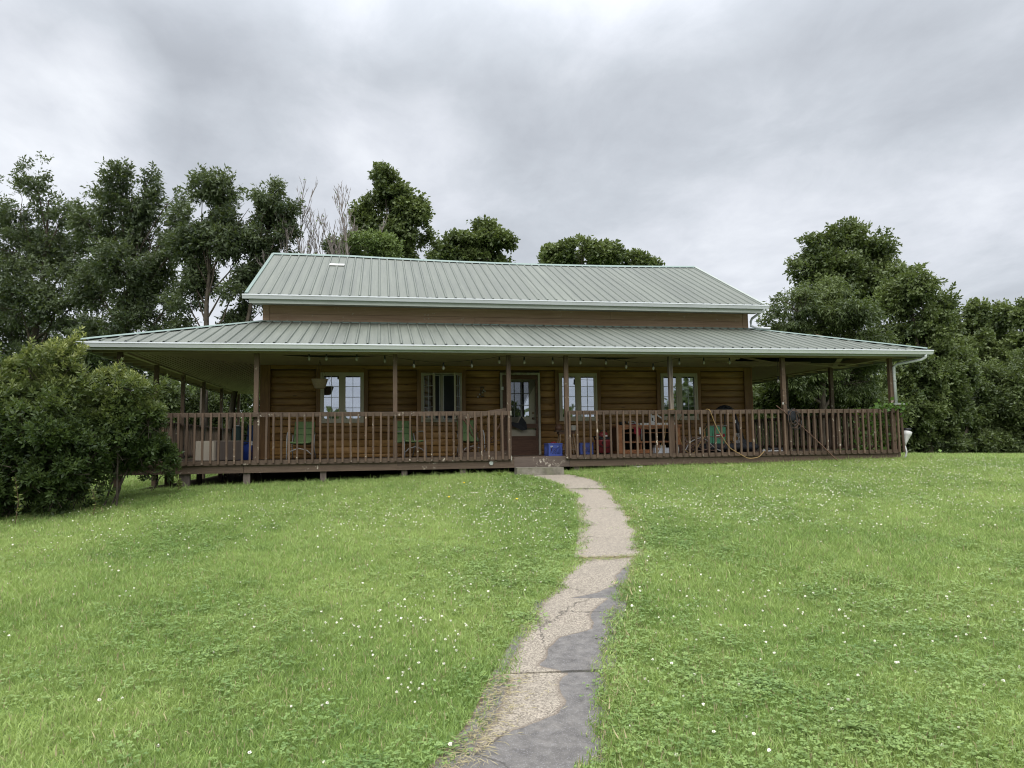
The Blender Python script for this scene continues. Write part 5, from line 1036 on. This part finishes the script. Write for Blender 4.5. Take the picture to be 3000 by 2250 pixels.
# bag and branch at the sixth post
bk = thing('cable_bundle', 'dark cable and cloth bundle hung on the rail at the right porch post', 'bundle', (5.82, -2.60, .84))
put('pouch', (MB().lathe([(.05, -.14), (.10, -.12), (.11, 0), (.08, .10), (.03, .13)], (0, 0, 0), 12, 1, .6), 'blackcloth', True), bk)
for k in range(5): put('cable_loop', (MB().tube([(.10*math.cos(a)*(1+.12*k)+.03*math.sin(k*2), -.07-.01*k, .17*math.sin(a)*(1+.06*k)-.03*k) for a in [2*PI*i/16 for i in range(17)]], .006, 5), 'rubber' if k % 2 else 'black', True), bk)
put('bulb_end', (MB().lathe([(.008, .05), (.02, .03), (.022, .0), (.01, -.02)], (-.20, .0, .26), 10), 'bulb', True), bk); put('cord_up', (MB().tube([(0, 0, .1), (-.12, 0, .25), (-.2, 0, .3), (-.14, 0, .36)], .007, 5), 'black', True), bk)
cable('leaning_stick', 'long dark stick leaning diagonally across the right railing', [(5.447, -2.60, 1.07), (5.9, -2.645, .70), (6.4, -2.66, .25), (6.80, -2.70, -.15), (6.92, -2.76, float(gz(6.9, -2.76)))], 'twig', .013, 'stick')
# string lights
sl = thing('string_lights', 'string of clear bulbs drooping along the front porch ceiling', 'string lights')
BX = [(-4.945, 2.24), (-4.594, 2.24), (-3.972, 2.24), (-3.385, 2.20), (-2.771, 2.099), (-2.14, 2.057), (-1.523, 2.108), (-.917, 2.19), (-.362, 2.19), (.28, 2.19), (.915, 2.19), (1.51, 2.19), (1.983, 2.10), (2.624, 2.07), (3.255, 2.19), (3.858, 2.21), (4.492, 2.21)]
pts = []
for (a, za), (b, zb) in zip(BX[:-1], BX[1:]): pts += [(a, -2.3, za), ((a+b)/2, -2.3, (za+zb)/2-.012)]
put('wire', (MB().tube(pts+[(BX[-1][0], -2.3, BX[-1][1])], .005, 4), 'black'), sl)
for x, z in BX+[(5.70, 1.78)]:
    if x > 5: put('wire', (MB().tube([(x, -2.3, 2.2), (x, -2.3, 1.72)], .004, 4), 'black'), sl)
    put('socket', (MB().lathe([(.014, 0), (.018, -.03), (.018, -.07)], (x, -2.3, z-.01), 8), 'black', True), sl); put('bulb', (MB().lathe([(.014, 0), (.026, -.025), (.029, -.05), (.022, -.075), (.006, -.088)], (x, -2.3, z-.08), 10), 'bulb', True), sl)
# left end clutter
bx = thing('mini_fridge', 'cream coloured appliance box standing on the deck at the left end', 'appliance', (-6.90, -1.64, 0), math.radians(-37)); put('body', (B(-.60, 0, 0, .75, .02, .42), 'taupe'), bx); put('door', (B(-.60, .005, -.05, -.003, .02, .425), 'beige'), bx); put('top_panel', (B(-.59, -.01, .0, .74, .421, .435), 'beige'), bx); put('handle', (B(-.585, -.565, -.07, -.051, .2, .34), 'taupe'), bx)
tag(put('rubber_boot', (MB().lathe([(.07, 0), (.08, .05), (.07, .3), (.075, .36)], (-6.75, -.75, 0), 12).tube([(-6.75, -.8, .05), (-6.68, -1.0, .05)], .06, 8), 'black', True)), 'black rubber boot right of the cream appliance', 'boot')
gbag = thing('golf_bag', 'dark green golf bag standing at the left corner of the house', 'bag', (-6.72, -.3, 0)); put('body', (MB().lathe([(.10, 0), (.11, .05), (.10, .45), (.12, .50), (.10, .72), (.06, .77)], (0, 0, 0), 14), 'greenbag', True), gbag); put('pocket', (MB().lathe([(.05, 0), (.07, .04), (.07, .22), (.04, .27)], (.0, -.09, .04), 10), 'greenbag', True), gbag); put('rim', (MB().lathe([(.07, .77), (.06, .79)], (0, 0, 0), 14), 'curtain', True), gbag); put('strap', (MB().tube([(-.03, -.11, .7), (-.05, -.14, .45), (-.02, -.13, .2)], .01, 5), 'black', True), gbag)
fc = thing('folding_camp_chair', 'blue folding camp chair above the cooler at the left corner of the house', 'chair', (-6.44, .42, 0))
put('backrest', (MB().add([(-.22, .1, .40), (.16, .1, .40), (.12, .16, .80), (-.18, .16, .82), (-.03, .06, .60)], [(0, 1, 4), (1, 2, 4), (2, 3, 4), (3, 0, 4)]), 'navy', True), fc); put('seat', (B(-.22, .2, -.28, .1, .36, .39), 'navy'), fc)
for a, b_ in (((-.22, -.28, 0), (.18, .12, .40)), ((.2, -.28, 0), (-.2, .12, .40)), ((-.22, .12, 0), (-.2, .16, .82)), ((.18, .12, 0), (.14, .16, .80)), ((-.24, -.28, .56), (-.2, .12, .57))): put('tube', (MB().tube([a, b_], .011, 6), 'iron', True), fc)
ck = thing('cooler', 'royal blue cooler with white corner straps at the left corner of the house', 'cooler', (-6.50, -.42, 0)); put('body', (MB().add([(-.14, -.1, 0), (.12, -.1, 0), (.12, .16, 0), (-.14, .16, 0), (-.18, -.13, .40), (.16, -.13, .40), (.16, .2, .40), (-.18, .2, .40)], [(0, 1, 2, 3), (4, 5, 6, 7), (0, 1, 5, 4), (1, 2, 6, 5), (2, 3, 7, 6), (3, 0, 4, 7)]), 'royal'), ck)
for x in (-.175, .11): put('strap', (B(x, x+.055, -.145, -.13, .33, .42), 'white'), ck)
put('lid', (B(-.18, .16, -.14, .2, .402, .43), 'black'), ck); put('handle', (MB().tube([(-.1, -.14, .38), (-.02, -.17, .36), (.06, -.14, .38)], .01, 6), 'black', True), ck)
tg = thing('folding_table', 'dark folding table with narrow top behind the blue cooler', 'table', (-6.55, .95, 0)); put('top', (B(-.42, .30, -.15, .2, .56, .59), 'taupe'), tg)
for a, b_ in (((-.38, -.1, 0), (.2, -.1, .56)), ((.25, -.1, 0), (-.32, -.1, .56))): put('leg', (MB().beam(a, b_, .03, .02), 'taupe'), tg)

# pvc funnel at the right corner
fn = thing('pipe_funnel', 'white plastic pipe funnel with black collar at the right corner of the deck', 'pipe', (8.86, -2.50, .37)); put('cup', (MB().lathe([(.025, -.27), (.04, -.17), (.085, -.02), (.095, .0), (.098, .07), (.085, .08)], (0, 0, 0), 16), 'white', True), fn, (0, 0, 0), (0, .28, 0)); put('collar', (MB().lathe([(.078, .08), (.085, .15), (.07, .15)], (0, 0, 0), 16), 'black', True), fn, (0, 0, 0), (0, .1, 0)); put('elbow', (MB().tube([(-.08, 0, -.26), (-.05, -.01, -.40), (-.06, 0, -.50), (-.10, 0, -.54)], .022, 8).tube([(-.10, 0, -.10), (-.12, 0, .03), (-.13, 0, .12)], .028, 8), 'white', True), fn)
# step, block, plate
tag(put('concrete_step', (MB().add([(-.71, -3.12, -.42), (.295, -3.10, -.45), (.30, -2.70, -.45), (-.70, -2.72, -.42), (-.70, -3.10, -.215), (.285, -3.085, -.222), (.295, -2.71, -.22), (-.69, -2.73, -.21)], [(0, 1, 2, 3), (4, 5, 6, 7), (0, 1, 5, 4), (1, 2, 6, 5), (2, 3, 7, 6), (3, 0, 4, 7)]), 'concrete')), 'weathered concrete block step in front of the door', 'step')
tag(put('white_block', (B(2.04, 2.18, -2.62, -2.52, -.35, -.245).box(1.97, 2.08, -2.50, -2.45, -.36, -.228), 'pot')), 'small white block in the grass under the deck edge', 'block')
tag(put('paper_plate', (MB().lathe([(.02, 0), (.042, .006), (.045, .008)], (0, 0, 0), 18), 'fascia'), None, (-1.16, -2.55, -.12), (1.5, 0, .2)), 'white plate stuck below the deck edge left of the door', 'plate')
# birdhouse and metal pole beyond the left porch
bh = thing('birdhouse', 'small pale birdhouse on a thin post seen between the left porch posts', 'birdhouse', (-11.2, 13.6, 1.97)); put('box', (B(-.12, .12, -.12, .12, 0, .24), 'beige'), bh); put('roof', (MB().add([(-.18, -.18, .24), (.18, -.18, .24), (.18, .18, .24), (-.18, .18, .24), (0, 0, .40)], [(0, 1, 2, 3), (0, 1, 4), (1, 2, 4), (2, 3, 4), (3, 0, 4)]), 'fascia'), bh); put('post', (MB().tube([(0, 0, -.0), (0, 0, -2.9)], .02, 6), 'iron'), bh); put('entrance', (MB().lathe([(.025, 0), (.025, .004)], (0, 0, 0), 12), 'dark'), bh, (0, -.122, .14), (PI/2, 0, 0))
tag(put('metal_pole', (MB().tube([(-10.38, 13.5, 2.72), (-10.20, 13.5, -.9)], .028, 8), 'fascia', True)), 'thin grey metal pole behind the left porch', 'pole')
# hosta and vine
hz_ = float(gz(-1.05, -3.05)); ho = thing('hosta', 'small hosta with pale edged leaves left of the concrete step', 'plant', (-1.05, -3.0, hz_))
for k in range(15):
    a = k*2.4; L = random.uniform(.14, .24); wd_ = L*.42; el = random.uniform(.35, 1.15); d = Vector((math.cos(a)*math.cos(el), math.sin(a)*math.cos(el), math.sin(el))); s_ = Vector((-math.sin(a), math.cos(a), 0)); vs = []
    for i in range(6):
        t = i/5; c_ = d*L*t+Vector((math.cos(a), math.sin(a), 0))*(.06*t*t)-Vector((0, 0, .10*t**2.2)); ww = wd_*math.sin(PI*min(t*.92+.06, 1))**.8*.5; vs += [c_-s_*ww+Vector((0, 0, ww*.35)), c_, c_+s_*ww+Vector((0, 0, ww*.35))]
    me = MB().add(vs, [(i*3+q, i*3+q+1, i*3+4+q, i*3+3+q) for i in range(5) for q in (0, 1)]).mesh('leaf', 'hosta', True); me.attributes.new('tint', 'FLOAT', 'FACE').data.foreach_set('value', [random.random()*.7]*len(me.polygons)); put('leaf', me, ho)
def weeds(name, label, cat, pts, size, m, spread):
    P = np.array(pts); k = len(P); D = unit(rng.normal(size=P.shape)+[0, -.6, .1]); l = rng.uniform(.6, 1.3, k)*size
    return np_mesh(name, leaves(P, D, l, l*.75, None), 4, m, {'tint': rng.uniform(0, 1, k)})
vn = thing('climbing_vine', 'leafy vine climbing through the right corner of the railing', 'vine', (0, 0, 0)); vp = []; st = MB()
for q in range(9):
    x = random.uniform(7.75, 8.6); z = -.05; y = -2.42+random.uniform(-.05, .3); path_ = [(x, y, z)]
    for i in range(9): x += random.uniform(-.07, .09); z += random.uniform(.06, .16); y += random.uniform(-.04, .04); path_.append((min(x, 8.75), max(min(y, -2.0), -2.46), z))
    st.tube(path_, .005, 4); vp += [tuple(np.array(p_)+rng.normal(0, .06, 3)*[1, .6, 1]) for p_ in path_ for _ in range(6)]
vp += [tuple(np.array([8.45, -2.56, 1.03])+rng.normal(0, 1, 3)*[.20, .06, .05]) for _ in range(70)]+[tuple(np.array([8.72, -2.5, .86])+rng.normal(0, 1, 3)*[.06, .06, .12]) for _ in range(26)]
put('leaves', weeds('leaves', '', '', vp, .11, 'leafV', 1), vn); put('stems', (st, 'twig'), vn)

# ------------------------------------------------------------------ lawn
def protomesh(kind, seed):
    r = np.random.default_rng(seed); V = []; F = []; T = []; MI = []
    def tri_strip(pts_l, pts_r, t):
        o = len(V); n = len(pts_l)
        for a, b in zip(pts_l, pts_r): V.extend([tuple(a), tuple(b)])
        for i in range(n-1):
            if i == n-2: F.append((o+2*i, o+2*i+1, o+2*i+2)); 
            else: F.append((o+2*i, o+2*i+1, o+2*i+3, o+2*i+2))
            T.append(t); MI.append(0)
    if kind == 'grass' or kind == 'tall':
        nb = 34 if kind == 'grass' else 9; R_ = .085 if kind == 'grass' else .05
        for _ in range(nb):
            a = r.uniform(0, 6.28); rr = R_*math.sqrt(r.uniform()); b = np.array([rr*math.cos(a), rr*math.sin(a), -.01]); h = r.uniform(.022, .070)*(1 if kind == 'grass' else 3.0); lean = r.uniform(.15, 1.0)*h; da = r.uniform(0, 6.28); d = np.array([math.cos(da), math.sin(da), 0])
            fa = r.uniform(0, 6.28); s_ = np.array([math.cos(fa), math.sin(fa), 0])*r.uniform(.0018, .0042); pl, pr_ = [], []
            for i in range(4): t = i/3; c_ = b+np.array([0, 0, h*(t-.25*t*t*lean/h)])+d*lean*t*t; ww = s_*(1-.75*t) if i < 3 else s_*0; pl.append(c_-ww); pr_.append(c_+ww)
            tt = r.uniform(0, 1); tri_strip(pl, pr_, tt)
            if r.uniform() < .07: MI[-3:] = [1]*3
    elif kind == 'clover':
        for _ in range(13):
            a = r.uniform(0, 6.28); rr = .10*math.sqrt(r.uniform()); h = r.uniform(.022, .058); c_ = np.array([rr*math.cos(a), rr*math.sin(a), h]); t0 = r.uniform(0, 6.28); tt = r.uniform(0, 1); L = r.uniform(.008, .0135)
            for q in range(3):
                an = t0+q*2.094; d = np.array([math.cos(an), math.sin(an), r.uniform(-.1, .35)]); s_ = np.array([-math.sin(an), math.cos(an), 0]); o = len(V)
                V.extend([tuple(c_), tuple(c_+d*L*.6+s_*L*.55), tuple(c_+d*L*1.05+s_*L*.3), tuple(c_+d*L*1.05-s_*L*.3), tuple(c_+d*L*.6-s_*L*.55)]); F.append((o, o+1, o+2, o+3, o+4)); T.append(tt); MI.append(0)
    elif kind == 'flower':
        h = .085; o = len(V); s_ = .0012
        V.extend([(-s_, 0, 0), (s_, 0, 0), (s_, 0, h), (-s_, 0, h)]); F.append((0, 1, 2, 3)); T.append(.5); MI.append(1)
        for q in range(46):
            u = r.normal(size=3); u /= np.linalg.norm(u); u[2] = u[2]*.8+.1; c_ = np.array([0, 0, h])+u*.0045; tip = np.array([0, 0, h])+u*r.uniform(.010, .0145); s2 = np.cross(u, [.3, .5, .8]); s2 = s2/np.linalg.norm(s2)*.0024; o = len(V)
            V.extend([tuple(c_-s2), tuple(c_+s2), tuple(tip+s2*.8), tuple(tip-s2*.8)]); F.append((o, o+1, o+2, o+3)); T.append(r.uniform(0, 1)); MI.append(0)
    me = bpy.data.meshes.new(kind+'_tuft'); me.from_pydata(V, [], F); me.update()
    for mm in {'grass': ('grass', 'straw'), 'tall': ('grass', 'straw'), 'clover': ('clover',), 'flower': ('petal', 'clover')}[kind]: me.materials.append(M[mm])
    me.polygons.foreach_set('material_index', MI); me.attributes.new('tint', 'FLOAT', 'FACE').data.foreach_set('value', np.array(T, np.float32))
    return bpy.data.objects.new(kind+'_tuft', me)
def scatter(name, proto, x, y, scl, tilt=.15, label=None):
    n = len(x); me = bpy.data.meshes.new(name); me.vertices.add(n); me.vertices.foreach_set('co', np.stack([x, y, gz(x, y)], 1).astype(np.float32).ravel())
    rot = np.stack([rng.normal(0, tilt, n), rng.normal(0, tilt, n), rng.uniform(0, 6.28, n)], 1).astype(np.float32)
    me.attributes.new('rot', 'FLOAT_VECTOR', 'POINT').data.foreach_set('vector', rot.ravel()); me.attributes.new('scl', 'FLOAT', 'POINT').data.foreach_set('value', scl.astype(np.float32)); me.update()
    o = put(name, me); o['kind'] = 'stuff'; ng = bpy.data.node_groups.new(name, 'GeometryNodeTree')
    ng.interface.new_socket('Geometry', in_out='INPUT', socket_type='NodeSocketGeometry'); ng.interface.new_socket('Geometry', in_out='OUTPUT', socket_type='NodeSocketGeometry')
    gi, go = ng.nodes.new('NodeGroupInput'), ng.nodes.new('NodeGroupOutput'); ip = ng.nodes.new('GeometryNodeInstanceOnPoints'); oi = ng.nodes.new('GeometryNodeObjectInfo'); oi.inputs[0].default_value = proto
    a1 = ng.nodes.new('GeometryNodeInputNamedAttribute'); a1.data_type = 'FLOAT_VECTOR'; a1.inputs[0].default_value = 'rot'; a2 = ng.nodes.new('GeometryNodeInputNamedAttribute'); a2.data_type = 'FLOAT'; a2.inputs[0].default_value = 'scl'
    L = ng.links.new; L(gi.outputs[0], ip.inputs['Points']); L(oi.outputs['Geometry'], ip.inputs['Instance']); L(a1.outputs['Attribute'], ip.inputs['Rotation']); L(a2.outputs['Attribute'], ip.inputs['Scale']); L(ip.outputs[0], go.inputs[0])
    o.modifiers.new('scatter', 'NODES').node_group = ng; return o
def lawnpts(n, x0, x1, y0, y1, clear=.0):
    x = rng.uniform(x0, x1, n); y = rng.uniform(y0, y1, n); d = pathdist(x, y)+.07*np.sin(y*5.1+x*3)+.05*np.sin(y*13)
    under = (np.abs(x) < 8.7) & (y > -2.5) & (y < 9.8)
    ok = (d > clear) & ~under & ~((x > -.75) & (x < .33) & (y > -3.15) & (y < -2.6)); return x[ok], y[ok]
P1, P2, P3 = protomesh('grass', 1), protomesh('grass', 2), protomesh('grass', 3); PT = protomesh('tall', 4); PC, PC2 = protomesh('clover', 5), protomesh('clover', 6); PF = protomesh('flower', 7)
def fr(x, y): return np.sin(x*1.7+y*.6)*.5+np.sin(x*.5-y*1.1+2)*.5+np.sin(x*3.7+y*2.9)*.25
k_ = 0
for pr in (P1, P2, P3):
    for n, x0, x1, y0, y1, s0 in ((9500, -9.5, 4.5, -16.6, -11.5, 1.0), (13500, -13, 9, -11.5, -6, 1.15), (13000, -15, 15, -6, -2.3, 1.25), (16000, -26, 38, -2.4, 12, 1.9)):
        x, y = lawnpts(n, x0, x1, y0, y1); scatter('grass', pr, x, y, s0*rng.uniform(.75, 1.25, len(x))*(1+.12*fr(x, y)))
x, y = lawnpts(5200, -12, 8, -16.5, -2.6); scatter('grass', PT, x, y, rng.uniform(.45, .85, len(x)), .3)
for sgn in (-1, 1):                                           # ragged longer grass leaning over the walk's edges
    yy = rng.uniform(-16.2, -3.3, 1500); dd = rng.uniform(-.02, .14, 1500); xx = pc(yy)+sgn*(pw(yy)+dd+.03*np.sin(yy*7)); scatter('grass', P2 if sgn > 0 else P1, xx, yy, rng.uniform(.8, 1.35, 1500), .3)
xx = rng.uniform(-9, 9, 700); yy = rng.uniform(-2.75, -2.5, 700); ok = np.abs(xx+.2) > .6; scatter('grass', PT, xx[ok], yy[ok], rng.uniform(.4, 1.0, ok.sum()), .15); 
xx = rng.uniform(-9, 9, 900); yy = rng.uniform(-2.7, -2.48, 900); ok = np.abs(xx+.2) > .6; scatter('grass', P3, xx[ok], yy[ok], rng.uniform(1.2, 2.2, ok.sum()), .15)
x, y = lawnpts(42000, -10, 8, -16.5, -3.2, -.02)
d = pathdist(x, y); dens = np.clip(.16+.45*fr(x*1.3+1, y*1.2)+.5*np.exp(-np.maximum(d, 0)*1.6)+.16*((x > -1.5) & (y < -11)), 0, 1); ok = rng.uniform(0, 1, len(x)) < dens; x, y = x[ok], y[ok]; h = len(x)//2
scatter('clover', PC, x[:h], y[:h], rng.uniform(.8, 1.35, h)); scatter('clover', PC2, x[h:], y[h:], rng.uniform(.8, 1.35, len(x)-h))
fx, fy = [], []
def patch(cx, cy, rx, ry, n):
    n = int(n*2.6); fx.append(rng.normal(cx, rx, n)); fy.append(rng.normal(cy, ry, n))
for a in ((3.5, -6.5, 2.2, 1.1, 300), (6.8, -5.2, 2.2, 1.2, 300), (1.6, -7.6, .8, .8, 120), (9.5, -4, 2.5, 1.3, 200), (5.0, -8.5, 1.4, .6, 60), (-2.0, -6.4, 1.5, .9, 210), (-1.0, -5.0, .8, .8, 110), (-4.5, -5.5, 2.2, 1.2, 120), (-1.6, -8.2, .5, .7, 45), (-7.5, -6.5, 1.5, 1.2, 60), (-2.6, -10.8, .55, .8, 34), (-3.4, -11.7, .35, .35, 24), (-3.2, -12.6, .4, .4, 14), (-1, -12, .6, 1.2, 22), (.6, -12.2, .8, .6, 22), (1.2, -13.2, .6, .5, 12), (-.7, -9.8, .35, 1.2, 26)): patch(*a)
fx.append(rng.uniform(-12, 12, 900)); fy.append(rng.uniform(-14.8, -2.8, 900)); fx = np.concatenate(fx); fy = np.concatenate(fy); ok = (pathdist(fx, fy) > .03) & ((fy < -2.75) | (np.abs(fx) > 8.9)) & (fy > -16)
scatter('clover_flowers', PF, fx[ok], fy[ok], rng.uniform(.5, .9, ok.sum()), .25)
for i, (x, y, lab) in enumerate(((-1.28, -6.05, 'yellow dandelion nearest the walk'), (-1.95, -4.3, 'yellow dandelion closest to the deck left of the step'), (-2.35, -5.55, 'yellow dandelion in the clover left of the walk'))):
    t = thing('dandelion', lab, 'flower', (x, y, float(gz(x, y))), 0, 'dandelions left of the walk'); put('stem', (MB().tube([(0, 0, 0), (.01, 0, .10)], .003, 5), 'clover'), t); put('head', (MB().lathe([(.006, .098), (.018, .103), (.020, .109), (.009, .116)], (.01, 0, 0), 12), 'dand', True), t)
# dry clippings and litter along the walk
def clippings(n, xf, yf, L0=.05):
    y = yf(n); x = xf(y, n); P = np.stack([x, y, gz(pc(y), y)+.03+rng.uniform(0, .012, n)], 1); a = rng.uniform(0, 6.28, n); D = np.stack([np.cos(a), np.sin(a), rng.normal(0, .12, n)], 1); l = rng.uniform(.4, 1.5, n)*L0
    return leaves(P, D, l, np.full(n, .003), None)
V = np.concatenate([clippings(1500, lambda y, n: pc(y)-pw(y)+np.abs(rng.normal(0, .13, n))-.03, lambda n: rng.uniform(-14.6, -12.9, n), .07), clippings(900, lambda y, n: pc(y)-pw(y)+np.abs(rng.normal(0, .05, n))-.03, lambda n: rng.uniform(-12.9, -4, n)), clippings(800, lambda y, n: pc(y)+pw(y)-np.abs(rng.normal(0, .04, n))+.03, lambda n: rng.uniform(-14.5, -4, n)), clippings(500, lambda y, n: pc(y)+rng.uniform(-.33, .33, n), lambda n: rng.normal(-9.88, .05, n), .05)])
tag(put('dry_clippings', np_mesh('dry_clippings', V, 4, 'straw')), kind='stuff')
for yj, n in ((-9.86, 70), (-5.03, 30), (-6.96, 14), (-8.36, 14)):
    xx = pc(yj)+rng.uniform(-.36, .36, n); yy = np.full(n, yj)+rng.normal(0, .03, n); scatter('grass', P1, xx, yy, rng.uniform(.5, .9, n), .3)
